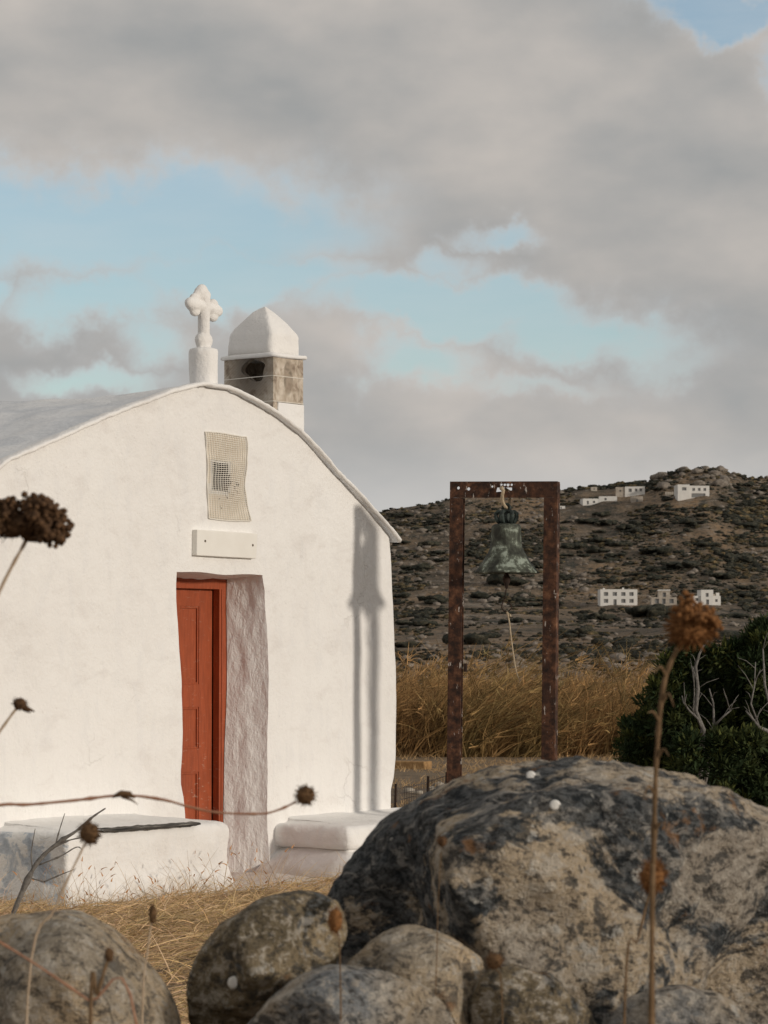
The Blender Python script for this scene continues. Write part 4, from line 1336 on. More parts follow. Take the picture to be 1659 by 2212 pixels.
def uprights():
    B, D, L, W, BE, T = [], [], [], [], [], []
    clumps = []
    for k in range(46):
        xx = rng.uniform(90, 640); off = -BD - rng.uniform(0.05, 0.5)
        s = fs(xx, off)
        clumps.append(to_world(s, off))
    for c in clumps:
        m = rng.integers(3, 10)
        for q in range(m):
            px_, py_ = c.x + rng.normal() * 0.05, c.y + rng.normal() * 0.05
            if in_chapel(np.array([px_]), np.array([py_]))[0]: continue
            a = rng.uniform(0, 6.28); tilt = abs(rng.normal()) * 0.45
            B.append((px_, py_, hz1(px_, py_) - 0.01)); D.append((math.cos(a) * math.sin(tilt), math.sin(a) * math.sin(tilt), math.cos(tilt)))
            L.append(rng.uniform(0.12, 0.42)); W.append(0.0042); BE.append((math.cos(a) * 0.3, math.sin(a) * 0.3, -0.1)); t = rng.uniform(0.5, 1.0); T.append((t, t * 0.95, t * 0.85))
    n0 = len(B)
    for i in range(n0):                        # seed ears at the tips
        if rng.random() < 0.45:
            b, d, l, be = np.array(B[i]), np.array(D[i]), L[i], np.array(BE[i])
            tip = b + d * l * 0.92 + be * l * 0.85
            B.append(tuple(tip)); D.append(tuple((d + be * 1.6) / np.linalg.norm(d + be * 1.6))); L.append(0.05); W.append(0.011); BE.append((0, 0, -0.3)); T.append((0.75, 0.55, 0.45))
    blades(len(B), np.array(B), np.array(D), np.array(L), np.array(W), np.array(BE), np.array(T), 'dry_grass', M['straw'], 'thin upright dry grass stalks along the bench foot', 'grass', 4)
uprights()

def yard_grass():
    n = 16000
    y = 22.5 + 24 * rng.random(n) ** 1.0; x = y * (-0.01 + 0.16 * rng.random(n))
    keep = ~in_chapel(x, y) & (fbm2(x * 0.6, y * 0.4, 3, 0.5, 421) > 0.02)
    x, y = x[keep], y[keep]; n = len(x)
    z = height(x, y)
    ang = 6.283 * rng.random(n); el = 0.3 + 0.9 * rng.random(n)
    d = np.stack([np.cos(ang) * np.cos(el), np.sin(ang) * np.cos(el), np.sin(el)], -1)
    tone = (0.4 + 0.6 * rng.random(n))[:, None] * np.array([[0.9, 0.82, 0.7]])
    blades(n, np.stack([x, y, z], -1), d, 0.04 + 0.10 * rng.random(n), 0.006 + 0.006 * rng.random(n), rng.normal(size=(n, 3)) * 0.2, tone, 'yard_grass', M['straw'], 'sparse dry grass on the bare yard behind the bell frame', 'grass', 2)
yard_grass()

def reeds():
    n = 70000
    x = -9 + 19 * rng.random(n)
    y = 46.2 + 10 * rng.random(n) ** 1.3 + 0.5 * fbm2(x * 0.6, x * 0, 2, 0.5, 431)
    z = height(x, y)
    clump = fbm2(x * 1.6, y * 0.7, 4, 0.6, 433)
    keep = clump > -0.22 + 0.34 * rng.random(n)
    x, y, z, clump = x[keep], y[keep], z[keep], clump[keep]; n = len(x)
    L = (0.90 + 0.85 * rng.random(n)) * (1.0 + 1.05 * clump)
    L = np.where(rng.random(n) < 0.45, L * (0.35 + 0.4 * rng.random(n)), L)
    cl = fbm2(x * 0.9, y * 0.6, 3, 0.5, 435)
    lean = 0.28 + 0.5 * cl + 0.30 * rng.normal(size=n)
    d = np.stack([np.sin(lean), 0.3 * rng.normal(size=n), np.cos(lean)], -1); d /= np.linalg.norm(d, axis=1)[:, None]
    bend = np.stack([0.28 + 0.35 * rng.normal(size=n), 0.2 * rng.normal(size=n), -0.12 - 0.25 * rng.random(n)], -1)
    g = np.clip(fbm2(x * 0.9, y * 0.6, 3, 0.5, 437) * 1.8 + 0.05, 0, 1)[:, None]
    tone = (0.22 + 1.0 * rng.random(n) ** 1.3)[:, None] * ((1 - g) * np.array([[1.08, 0.95, 0.80]]) + g * np.array([[0.60, 0.74, 0.62]]))
    base = np.stack([x, y, z - 0.02], -1)
    w = 0.010 + 0.014 * rng.random(n)
    # feathery plumes towards the tips
    sel = rng.random(n) < 0.35
    tip = (base + d * (L * 0.8)[:, None] + bend * (L * 0.64)[:, None])[sel]
    m = len(tip)
    rep_ = 4
    tb = np.repeat(tip, rep_, 0) + rng.normal(size=(m * rep_, 3)) * 0.03
    td = np.repeat((d + 1.2 * bend)[sel], rep_, 0) + rng.normal(size=(m * rep_, 3)) * 0.45; td /= np.linalg.norm(td, axis=1)[:, None]
    tt_ = np.repeat(tone[sel], rep_, 0) * 1.15
    B = np.concatenate([base, tb]); Dd = np.concatenate([d, td]); LL = np.concatenate([L, 0.10 + 0.16 * rng.random(m * rep_)])
    WW = np.concatenate([w, 0.012 + 0.012 * rng.random(m * rep_)]); BB = np.concatenate([bend, rng.normal(size=(m * rep_, 3)) * 0.25]); TT = np.concatenate([tone, tt_])
    blades(len(B), B, Dd, LL, WW, BB, TT, 'reed_bank', M['reed'], 'thick bank of tall wind-bent dry reeds behind the yard', 'reeds', 3)
reeds()

# ================================================================== BUSHES AT THE RIGHT
def leaves(n, centres, radius, size, tone_fn, name, mat, parent, upward=0.5):
    idx = rng.integers(0, len(centres), n)
    C = centres[idx]
    off = rng.normal(size=(n, 3)); off /= np.linalg.norm(off, axis=1)[:, None]
    off *= (rng.random(n) ** 0.5)[:, None]
    P = C + off * radius[idx][:, None]
    d = off * 0.7 + rng.normal(size=(n, 3)) * 0.45 + np.array([0, 0, upward]); d /= np.linalg.norm(d, axis=1)[:, None]
    s = np.cross(d, rng.normal(size=(n, 3))); s /= np.linalg.norm(s, axis=1)[:, None]
    L = size * (0.6 + 0.8 * rng.random(n)); W = L * 0.13
    V = np.stack([P, P + d * (L * 0.5)[:, None] - s * W[:, None], P + d * L[:, None], P + d * (L * 0.5)[:, None] + s * W[:, None]], 1).reshape(-1, 3)
    F = np.arange(4 * n).reshape(n, 4)
    T = np.repeat(tone_fn(P, C, off, idx), 4, axis=0)
    return obj(name, mesh_np(name, V, F, False, T), mat, parent)

def bush(name, label, base, blobs, nleaf, limbs, seed, nc=60, r=(0.06, 0.15), leaf=0.06):
    root = thing(name, label, 'bush', base, 0)
    tr = MB()
    for pts, r0, r1 in limbs:
        k = len(pts)
        tr.tube([Vector(p) - Vector(base) for p in pts], [0.55 * (r0 + (r1 - r0) * i / (k - 1)) for i in range(k)], 7)
    obj('branches', tr.mesh('branches', True), M['bark'], root)
    cen, rad = [], []
    lr = np.random.default_rng(seed)
    for (c, e, k) in blobs:
        for q in range(k):
            v = lr.normal(size=3); v /= np.linalg.norm(v); v *= lr.uniform(0.45, 1.0)
            if v[2] < -0.2 and lr.random() < 0.4: v[2] = abs(v[2])
            cen.append(np.array(c) + v * np.array(e) - np.array(base)); rad.append(lr.uniform(*r))
    cen, rad = np.array(cen), np.array(rad)
    ct = lr.random(len(cen))
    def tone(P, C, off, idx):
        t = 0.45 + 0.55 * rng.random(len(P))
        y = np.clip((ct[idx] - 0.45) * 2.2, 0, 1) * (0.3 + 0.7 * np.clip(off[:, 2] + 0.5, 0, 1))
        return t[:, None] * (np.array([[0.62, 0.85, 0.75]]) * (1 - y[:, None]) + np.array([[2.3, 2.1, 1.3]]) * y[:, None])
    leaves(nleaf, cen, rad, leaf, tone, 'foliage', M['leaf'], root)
    return root

YB = 27.0
bb = at(1590, 1800, YB); bb = (bb.x, YB, hz1(bb.x, YB))
P_ = lambda x, y, Y: tuple(at(x, y, Y))
limbs = [
    ([P_(1500, 1800, 26.7), P_(1512, 1680, 26.4), P_(1519, 1575, 26.0), P_(1511, 1556, 26.0), P_(1503, 1535, 25.95), P_(1508, 1489, 25.95), P_(1503, 1441, 26.0), P_(1511, 1412, 26.0), P_(1521, 1393, 26.0)], 0.05, 0.014),
    ([P_(1515, 1573, 26.0), P_(1508, 1553, 25.95), P_(1489, 1535, 25.9), P_(1477, 1518, 25.9), P_(1473, 1503, 25.9)], 0.022, 0.009),
    ([P_(1503, 1780, 26.6), P_(1530, 1660, 26.2), P_(1539, 1575, 26.0), P_(1542, 1559, 26.0), P_(1541, 1520, 26.0), P_(1532, 1487, 26.0)], 0.035, 0.010),
    ([P_(1540, 1571, 26.0), P_(1561, 1549, 25.95), P_(1580, 1533, 25.95)], 0.020, 0.010),
    ([P_(1497, 1545, 26.05), P_(1500, 1500, 26.1), P_(1498, 1440, 26.15)], 0.014, 0.008),
    ([P_(1720, 1760, 27.0), P_(1700, 1600, 26.4), P_(1659, 1580, 26.0), P_(1640, 1571, 25.95), P_(1621, 1547, 25.9), P_(1611, 1535, 25.9)], 0.05, 0.012),
    ([P_(1640, 1570, 26.0), P_(1622, 1520, 26.0), P_(1630, 1480, 26.0), P_(1632, 1430, 26.05)], 0.018, 0.008),
    ([P_(1700, 1780, 27.0), P_(1680, 1600, 26.6), P_(1652, 1480, 26.4), P_(1648, 1400, 26.4)], 0.04, 0.012)]
trnd = random.Random(5)
for (pts, r0, r1) in list(limbs):
    for q in range(5):
        i = trnd.randrange(1, len(pts) - 1) if len(pts) > 2 else 0
        p = Vector(pts[i]).lerp(Vector(pts[i + 1]), trnd.random())
        d = Vector((trnd.uniform(-1, 1), trnd.uniform(-0.4, 0.2), trnd.uniform(0.2, 1.0))).normalized() * trnd.uniform(0.08, 0.26)
        limbs.append(([tuple(p), tuple(p + d * 0.5 + Vector((0, 0, 0.02))), tuple(p + d)], 0.008, 0.003))
bush('pine_bush', 'dark green pine bush with bare grey branches beyond the boulder', bb,
     [((at(1640, 1690, 27).x, 27.2, 0.45), (0.86, 0.7, 0.66), 420), ((at(1475, 1490, 27).x, 27.3, 1.08), (0.24, 0.4, 0.40), 110), ((at(1560, 1490, 27).x, 27.5, 1.12), (0.36, 0.35, 0.40), 130),
      ((at(1660, 1450, 27).x, 27.1, 1.30), (0.34, 0.5, 0.46), 170), ((at(1730, 1560, 27).x, 27.2, 1.0), (0.5, 0.7, 0.9), 180), ((at(1505, 1430, 27).x, 27.2, 1.42), (0.14, 0.2, 0.14), 22),
      ((at(1648, 1385, 27).x, 26.9, 1.66), (0.10, 0.12, 0.14), 22), ((at(1600, 1420, 27).x, 27.0, 1.45), (0.12, 0.15, 0.13), 18), ((at(1450, 1440, 27).x, 27.0, 1.35), (0.07, 0.1, 0.12), 10), ((at(1620, 1560, 27).x, 27.6, 0.9), (0.6, 0.3, 0.6), 150)] + [((at(x_, y_, 27).x, 27.0, at(x_, y_, 27).z), (0.035, 0.05, 0.10), 7) for x_, y_ in ((1440, 1450), (1462, 1430), (1485, 1412), (1500, 1402), (1530, 1415), (1548, 1432), (1572, 1420), (1590, 1408), (1612, 1404), (1628, 1388), (1640, 1372), (1655, 1366), (1670, 1380), (1420, 1500))] + [((at(x_, y_, 25.8).x, 25.75, at(x_, y_, 25.8).z), (0.09, 0.10, 0.10), 13) for x_, y_ in ((1480, 1605), (1548, 1612), (1585, 1615), (1620, 1612), (1500, 1655), (1560, 1665))], 98000, limbs, 501, r=(0.035, 0.095), leaf=0.075)
b2 = at(1400, 1750, 28.0); b2 = (b2.x, 28.0, hz1(b2.x, 28.0))
bush('low_shrub', 'low dark rounded shrub beside the pine bush and reeds', b2,
     [((at(1395, 1620, 28).x, 28, 0.62), (0.26, 0.3, 0.42), 130), ((at(1430, 1600, 28).x, 28.1, 0.75), (0.25, 0.3, 0.55), 120)], 20000,
     [([(b2[0], 28, -0.05), (b2[0] + 0.05, 28.05, 0.4), (b2[0] - 0.02, 28, 0.9)], 0.03, 0.01), ([(b2[0], 28, 0.1), (b2[0] - 0.2, 28, 0.6)], 0.02, 0.006)], 511, r=(0.04, 0.10), leaf=0.065)

# ================================================================== YARD: BLOCKS, STONES, WIRE FENCE
def block(x0, x1, y0, y1, rot, label):
    p0, p1 = at(x0, y1, 40), at(x1, y1, 40)
    d = ray((x0 + x1) / 2, y1); Y = EYE / -d[2] * d[1] * 0.97
    a, b = at(x0, y1, Y), at(x1, y1, Y)
    h = abs(at(x0, y0, Y).z - a.z); w = (b - a).length
    m3 = MB(); m3.box(-w * 0.62, w * 0.62, -0.14, 0.14, -0.03, h)
    me = m3.mesh('stone_block', False, 0, 0.018)
    for v in me.vertices: v.co += Vector((0.012 * math.sin(v.co.y * 30 + v.co.z * 17), 0.01 * math.sin(v.co.x * 21), 0.008 * math.sin(v.co.x * 13 + 2)))
    c = (a + b) / 2
    obj('stone_block', me, M['bale'], None, label, 'block', 'ochre blocks at the yard edge', loc=(c.x, c.y + 0.1, hz1(c.x, c.y)), rotz=rot)
block(855, 922, 1636, 1654, R(-24), 'ochre block by the chapel corner with a dark long side')
block(1093, 1158, 1643, 1659, R(-20), 'ochre block lying between the two bell frame posts')

stones = [(933, 1707, 22), (947, 1700, 26), (962, 1702, 20), (955, 1712, 28), (940, 1716, 18), (971, 1713, 16), (1012, 1706, 30), (1030, 1709, 26), (1004, 1718, 16), (905, 1716, 20), (884, 1712, 26)]
for i, (x, y, w) in enumerate(stones):
    d = ray(x, y); Y = EYE / -d[2] * d[1]; p = at(x, y, Y); s = w / FPX * Y / 2
    v, f = ico(2)
    V = np.array(v) * np.array([s, s * 0.8, s * 0.55]); V = V * (1 + 0.35 * fbm(np.array(v) * 1.3 + i * 5, 3, 0.5, 600 + i))[:, None]
    obj('rubble_stone', mesh_np('rubble_stone', V, np.array(f), False), M['rubble'], None, 'pale rubble stone lying in the yard around the bell frame foot', 'stone', 'rubble stones in the yard', loc=(p.x, p.y, hz1(p.x, p.y) + s * 0.25))

wf = thing('wire_fence', 'low sagging wire mesh fence beside the chapel corner', 'fence', tuple(to_world(S_R + 0.3, 6.5)), 0)
wl = Vector(wf.location)
A0 = at(846, 1757, 26.5); B0 = at(965, 1757, 29.5)
A0.z = 0; B0.z = 0
dirv = (B0 - A0)
for t in (0.05, 0.62, 0.98):
    p = A0 + dirv * t
    m3 = MB(); m3.tube([p - wl + Vector((0, 0, -0.05)), p - wl + Vector((0.01, 0, 0.42))], 0.012, 6)
    obj('fence_post', m3, M['iron'], wf)
fm = MB()
for k, z in enumerate((0.03, 0.10, 0.17, 0.24, 0.31, 0.38)):
    fm.tube([A0 + dirv * t - wl + Vector((0, 0, z - 0.02 * math.sin(t * 3 + k * 1.3))) for t in np.linspace(0, 1, 9)], 0.0035, 4)
for t in np.linspace(0, 1, 34):
    fm.tube([A0 + dirv * t - wl + Vector((0, 0, 0.0)), A0 + dirv * (t + 0.004) - wl + Vector((0.0, 0.0, 0.38))], 0.0028, 4)
obj('wire_mesh', fm, M['fence'], wf)

# ================================================================== HOUSES ON THE HILL
def wall_openings(w, h, ops, thick):
    """front wall in x,z at y 0..thick with rectangular openings"""
    xs = sorted({0, w} | {o[0] for o in ops} | {o[1] for o in ops}); zs = sorted({-1.5, h} | {o[2] for o in ops} | {o[3] for o in ops})
    m3 = MB()
    for i in range(len(xs) - 1):
        for j in range(len(zs) - 1):
            cx, cz_ = (xs[i] + xs[i + 1]) / 2, (zs[j] + zs[j + 1]) / 2
            if any(o[0] < cx < o[1] and o[2] < cz_ < o[3] for o in ops): continue
            m3.add([(xs[i], 0, zs[j]), (xs[i + 1], 0, zs[j]), (xs[i + 1], 0, zs[j + 1]), (xs[i], 0, zs[j + 1])], [(0, 1, 2, 3)])
    for o in ops:
        a, b, c, d = o[:4]
        m3.add([(a, 0, c), (b, 0, c), (b, 0, d), (a, 0, d), (a, thick, c), (b, thick, c), (b, thick, d), (a, thick, d)], [(0, 4, 5, 1), (1, 5, 6, 2), (2, 6, 7, 3), (3, 7, 4, 0)])
    return m3

def house(label, volumes, ybase, mid, rot=0.0, extra=None, name='house', deep=7.0, trees=None):
    """volumes: (x0, x1, y_top, y_bottom, material, [openings as fractions], setback)"""
    g = hit(mid, ybase)
    Y = g.y
    root = thing(name, label, 'house', (g.x, g.y, g.z - 0.3), rot)
    k = Y / FPX
    for (x0, x1, yt, yb, mt, ops, set_) in volumes:
        w = (x1 - x0) * k; h = (yb - yt) * k
        ox = (x0 - mid) * k; oz = (ybase - yb) * k + 0.3
        oo = [(a * w, b * w, c * h, d * h) for a, b, c, d in ops]
        m3 = wall_openings(w, h, oo, 0.45)
        dd = deep * (0.8 if set_ else 1.0)
        b_ = -1.5
        m3.add([(0, 0, b_), (w, 0, b_), (w, dd, b_), (0, dd, b_), (0, 0, h), (w, 0, h), (w, dd, h), (0, dd, h)], [(1, 2, 6, 5), (2, 3, 7, 6), (3, 0, 4, 7)])
        m3.add([(0, 0.0, h), (w, 0.0, h), (w, dd, h), (0, dd, h), (0.3, 0.3, h), (w - 0.3, 0.3, h), (w - 0.3, dd - 0.3, h), (0.3, dd - 0.3, h), (0.3, 0.3, h - 0.3), (w - 0.3, 0.3, h - 0.3), (w - 0.3, dd - 0.3, h - 0.3), (0.3, dd - 0.3, h - 0.3)],
               [(0, 1, 5, 4), (1, 2, 6, 5), (2, 3, 7, 6), (3, 0, 4, 7), (4, 5, 9, 8), (5, 6, 10, 9), (6, 7, 11, 10), (7, 4, 8, 11), (8, 9, 10, 11)])
        m3.v = [(v[0] + ox, v[1] + set_, v[2] + oz) for v in m3.v]
        wo = obj('wall', m3, M[mt], root)
        for (a, b, c, d) in oo:
            wn = obj('window', None, None, root)
            p = MB(); p.box(a + ox, b + ox, set_ + 0.40, set_ + 0.44, c + oz, d + oz)
            obj('pane', p, M['pane'], wn)
            p = MB(); e = 0.09
            for q in ((a, a + e, c, d), (b - e, b, c, d), (a + e, b - e, d - e, d), ((a + b) / 2 - e / 2, (a + b) / 2 + e / 2, c, d - e)):
                p.box(q[0] + ox, q[1] + ox, set_ + 0.33, set_ + 0.395, q[2] + oz, q[3] + oz)
            obj('frame', p, M['frame_grey'], wn)
    if extra: extra(root, k, mid, ybase)
    return root

def chimney_ex(lst):
    def fn(root, k, mid, yb):
        for (x0, x1, yt, y2, mt) in lst:
            m3 = MB(); m3.box((x0 - mid) * k, (x1 - mid) * k, 2.0, 2.0 + (x1 - x0) * k, (yb - y2) * k + 0.3, (yb - yt) * k + 0.3)
            obj('roof_chimney', m3, M[mt], root)
    return fn
rowT = lambda xs, w, c, d: [(x, x + w, c, d) for x in xs]
house('white two-storey house with eight windows low on the hillside', [(1297, 1377, 1273, 1307, 'hwhite', rowT((0.09, 0.33, 0.56, 0.78), 0.12, 0.58, 0.82) + rowT((0.09, 0.56, 0.78), 0.12, 0.14, 0.38) + [(0.35, 0.44, 0.0, 0.36)], 0)], 1307, 1337, R(2),
      chimney_ex([(1304, 1308, 1270, 1274, 'hwhite'), (1346, 1350, 1269, 1274, 'hwhite')]), deep=8)
house('grey unfinished stone house with a small upper room', [(1407, 1462, 1290, 1309, 'hstone', [(0.14, 0.30, 0.30, 0.82), (0.42, 0.56, 0.22, 0.82), (0.70, 0.88, 0.30, 0.80)], 0), (1423, 1448, 1275, 1291, 'hstone', [(0.35, 0.65, 0.1, 0.7)], 1.2)], 1309, 1434, R(-2),
      lambda root, k, mid, yb: obj('roof_edge', MB().box((1422 - mid) * k, (1449 - mid) * k, 1.0, 7.0, (yb - 1275.8) * k + 0.3, (yb - 1273.5) * k + 0.3), M['hwhite'], root))
house('white stepped house with a square tower low on the hillside', [(1497, 1515, 1287, 1306, 'hwhite', [(0.3, 0.7, 0.4, 0.75)], 0.6), (1514.5, 1541, 1274, 1306, 'hwhite', [(0.38, 0.62, 0.52, 0.78), (0.4, 0.65, 0.0, 0.34)], 0), (1540.5, 1558, 1287, 1306, 'hwhite', [(0.3, 0.62, 0.3, 0.62)], 0.6)], 1306, 1527, R(4),
      chimney_ex([(1550, 1557, 1280, 1288, 'hwhite'), (1542, 1548, 1283, 1288, 'hstone')]))
house('large white villa with a dark veranda near the hilltop', [(1464, 1490, 1046.5, 1077, 'hwhite', [(0.35, 0.72, 0.58, 0.80)], 0), (1489.5, 1533, 1049, 1077, 'hwhite', rowT((0.14, 0.42, 0.70), 0.14, 0.60, 0.82) + [(0.1, 0.80, 0.08, 0.40)], 0.3)], 1077, 1498, R(3), deep=10)
house('white and stone house with a flat roof left of the villa', [(1350, 1393, 1051, 1066, 'hwhite', [(0.18, 0.34, 0.2, 0.7), (0.5, 0.62, 0.3, 0.7), (0.74, 0.86, 0.3, 0.7)], 0), (1330, 1350, 1052, 1072, 'hstone', [(0.4, 0.6, 0.5, 0.7)], 0.4)], 1072, 1362, R(-5))
house('long low white cottage at the hill shoulder', [(1259, 1302, 1077, 1091, 'hwhite', [(0.2, 0.3, 0.1, 0.65), (0.5, 0.62, 0.3, 0.65)], 0)], 1091, 1280, R(6))
house('flat-roofed white annex behind the low cottage', [(1294, 1333, 1072, 1083, 'hwhite', [(0.3, 0.42, 0.2, 0.65)], 0)], 1083, 1313, R(-3), deep=5)
house('small tan stone hut below the flat-roofed white house', [(1364, 1389, 1072, 1085, 'hstone', [(0.4, 0.58, 0.0, 0.5)], 0)], 1085, 1376, R(0), deep=5)
house('tiny ochre house on the skyline', [(1277, 1290, 1052, 1061, 'hcream', [(0.4, 0.6, 0.3, 0.7)], 0)], 1061, 1283, R(0), deep=5)
house('tiny white shed on the slope beside the bell frame', [(1204, 1221, 1093, 1099, 'hwhite', [(0.4, 0.55, 0.1, 0.7)], 0)], 1099, 1212, R(0), deep=4)
# garden wall by the villa
g = hit(1450, 1072)
gw = MB(); k = g.y / FPX; gw.box(-13 * k, 13 * k, 0, 0.5, -1.0, 9 * k)
for q in range(6): gw.box(-13 * k + q * 4.6 * k, -13 * k + q * 4.6 * k + 0.5, -0.2, 0.7, -1.0, 9.6 * k)
obj('garden_wall', gw.mesh('garden_wall', False, 0, 0.05), M['hcream'], None, 'cream garden wall beside the large white villa', 'wall', loc=tuple(g), rotz=R(4))
# retaining terrace under the villa
g = hit(1510, 1085)

# ================================================================== HILLSIDE SCRUB AND ROCKS
def scatter(n, seed, ylo=1040, yhi=1408, xr=(-1500, 3200), focus=0.6):
    lr = np.random.default_rng(seed)
    x = np.where(lr.random(n) < focus, lr.uniform(800, 1700, n), lr.uniform(*xr, n))
    f = lr.random(n)                                # place along the slope, foot to crest
    g = f ** 1.05
    E = (HOR - np.interp(x, SKY_X, SKY_Y)) / FPX
    gv = np.maximum(g, 0.0)
    r = np.interp(gv, G_V[1:], G_R[1:])
    nearf = lr.random(n) < 0.13
    r = np.where(nearf, lr.uniform(62, 320, n), r)
    a = np.arctan((x - 830) / FPX)
    X, Y = r * np.sin(a), r * np.cos(a)
    return X, Y, x, lr

def clump_mesh(name, X, Y, W, Hh, tone, sub, mat, label, cat, sq=0.3, seed=0):
    v, f = ico(sub)
    v = np.array(v); f = np.array(f)
    n = len(X)
    lr = np.random.default_rng(seed)
    rot = lr.random(n) * 6.283
    Z = height(X, Y)
    ph = lr.random((n, 3)) * 40
    Vn = v[None] * 1.7 + ph[:, None]
    dsp = 1 + sq * 1.9 * fbm(Vn, 3, 0.6, seed)
    U = v[None] * dsp[..., None]
    asp = 0.7 + 0.6 * lr.random(n)
    cx = U[..., 0] * W[:, None] * 0.5; cy = U[..., 1] * (W * asp)[:, None] * 0.5
    V = np.stack([cx * np.cos(rot)[:, None] - cy * np.sin(rot)[:, None] + X[:, None], cx * np.sin(rot)[:, None] + cy * np.cos(rot)[:, None] + Y[:, None],
                  U[..., 2] * Hh[:, None] + (Z + Hh * 0.25)[:, None]], -1)
    F = f[None] + (np.arange(n) * len(v))[:, None, None]
    T = np.repeat(tone, len(v), axis=0)
    return obj(name, mesh_np(name, V.reshape(-1, 3), F.reshape(-1, 3), True, T), mat, None, label, cat, None, 'stuff')

HOUSE_X = [(o.location.x, o.location.y) for o in bpy.data.objects if o.name.startswith('house') and o.parent is None]
def clear_houses(X, Y, rad=10):
    k = np.ones(len(X), bool)
    for hx_, hy_ in HOUSE_X:
        k &= ~((np.abs(X - hx_) < rad) & (Y - hy_ < 6) & (Y - hy_ > -22))
    return k
X_, Y_, xp, lr = scatter(24000, 700)
dn = fbm2(X_ / 40, Y_ / 80, 4, 0.6, 701)
kp = (dn > -0.26 + 0.46 * lr.random(len(X_)) ** 1.2) & clear_houses(X_, Y_)
X_, Y_, dn = X_[kp], Y_[kp], dn[kp]
r_ = np.hypot(X_, Y_)
W_ = (0.5 + 1.9 * lr.random(len(X_)) ** 2.4 + 2.2 * np.clip(dn, 0, 1)) * np.clip(r_ / 800, 0.3, 1.25)
tone = (0.55 + 0.8 * lr.random(len(X_)))[:, None] * (np.array([[1, 1, 1.0]]) + (lr.random(len(X_)) < 0.25)[:, None] * np.array([[1.8, 1.2, 0.6]]))
clump_mesh('hillside_scrub', X_, Y_, W_, W_ * 0.24, tone, 2, M['scrub'], 'low dark scrub spread over the far hillside', 'scrub', 0.62, 702)
X_, Y_, xp, lr = scatter(3600, 720)
dn = fbm2(X_ / 50 + 9, Y_ / 70, 3, 0.5, 721)
kp = (dn > -0.05) & clear_houses(X_, Y_, 8)
X_, Y_ = X_[kp], Y_[kp]
W_ = (0.6 + 2.2 * lr.random(len(X_)) ** 2.2) * np.clip(np.hypot(X_, Y_) / 800, 0.45, 1.3)
clump_mesh('hillside_rocks', X_, Y_, W_, W_ * 0.30, np.ones((len(X_), 3)), 1, M['outcrop'], 'pale granite rocks strewn over the far hillside', 'rocks', 0.55, 722)
# crest outcrop
lr = np.random.default_rng(730)
xx = lr.uniform(1420, 1600, 46); rr_ = lr.uniform(1200, 1262, 46); aa = np.arctan((xx - 830) / FPX)
X_, Y_ = rr_ * np.sin(aa), rr_ * np.cos(aa)
kp = clear_houses(X_, Y_)
X_, Y_ = X_[kp], Y_[kp]
W_ = lr.uniform(1.5, 6, len(X_))
clump_mesh('crest_rocks', X_, Y_, W_, W_ * 0.30, np.ones((len(X_), 3)), 2, M['outcrop'], 'rocky outcrop crowning the hilltop', 'rocks', 0.5, 731)

# the large bushes one can tell apart
v, f = ico(2)
v = np.array(v); f = np.array(f)
protos = []
for k in range(6):
    lr = np.random.default_rng(760 + k)
    VV, FF = [], []
    for q in range(11):
        a = lr.uniform(0, 6.283); d = 0.42 * math.sqrt(lr.random()); w = lr.uniform(0.10, 0.24)
        dsp = 1 + 0.85 * fbm(v * 2.3 + lr.random(3) * 30, 3, 0.7, 740 + k)
        U = v * dsp[:, None] * np.array([w, w, w * 0.62]) + np.array([math.cos(a) * d, math.sin(a) * d, lr.uniform(0.02, 0.16)])
        FF.append(f + len(VV) * len(v)); VV.append(U)
    me = mesh_np('hill_bush', np.concatenate(VV), np.concatenate(FF), True, np.full((len(v) * 11, 3), 1.15))
    me.materials.append(M['scrub']); protos.append(me)
lr = np.random.default_rng(750)
cand = [(862, 1092, 34), (1000, 1392, 120), (905, 1352, 90), (880, 1398, 70), (1095, 1262, 110), (1050, 1292, 100), (1150, 1228, 60), (1300, 1115, 50), (1420, 1195, 90), (1340, 1180, 60), (1500, 1135, 70), (1560, 1300, 60), (1600, 1212, 80), (1480, 1225, 90),
        (1400, 1330, 110), (1290, 1340, 90), (1590, 1335, 80), (1240, 1185, 60), (1310, 1260, 50), (1620, 1290, 70), (1270, 1130, 60), (1370, 1150, 60), (1650, 1060, 40), (1610, 1050, 40), (1560, 1080, 26), (1440, 1082, 26), (1420, 1060, 34), (930, 1180, 60), (900, 1230, 70), (1180, 1310, 90), (1230, 1370, 110), (1340, 1395, 130), (1450, 1400, 110),
        (1550, 1380, 120), (1250, 1415, 80), (1120, 1400, 60), (870, 1290, 60), (940, 1300, 70), (1020, 1200, 50), (1130, 1180, 40), (1060, 1130, 40), (980, 1120, 40), (1620, 1140, 50), (1640, 1180, 60), (1530, 1180, 60), (1300, 1215, 70), (1560, 1250, 70)]
for k in range(70): cand.append((lr.uniform(830, 1659), lr.uniform(1110, 1405), lr.uniform(22, 60)))
for (x, y, w) in cand:
    p = hit(x, y)
    if not clear_houses(np.array([p.x]), np.array([p.y]), 9)[0]: continue
    W = w / FPX * p.y
    o = obj('hill_bush', protos[lr.integers(0, 6)], None, None, 'large dark evergreen bush on the far hillside', 'bush', 'large bushes on the hillside', loc=(p.x, p.y, hz1(p.x, p.y)), rotz=lr.uniform(0, 6.28))
    o.scale = (W, W * 0.8, W * lr.uniform(0.45, 0.8))

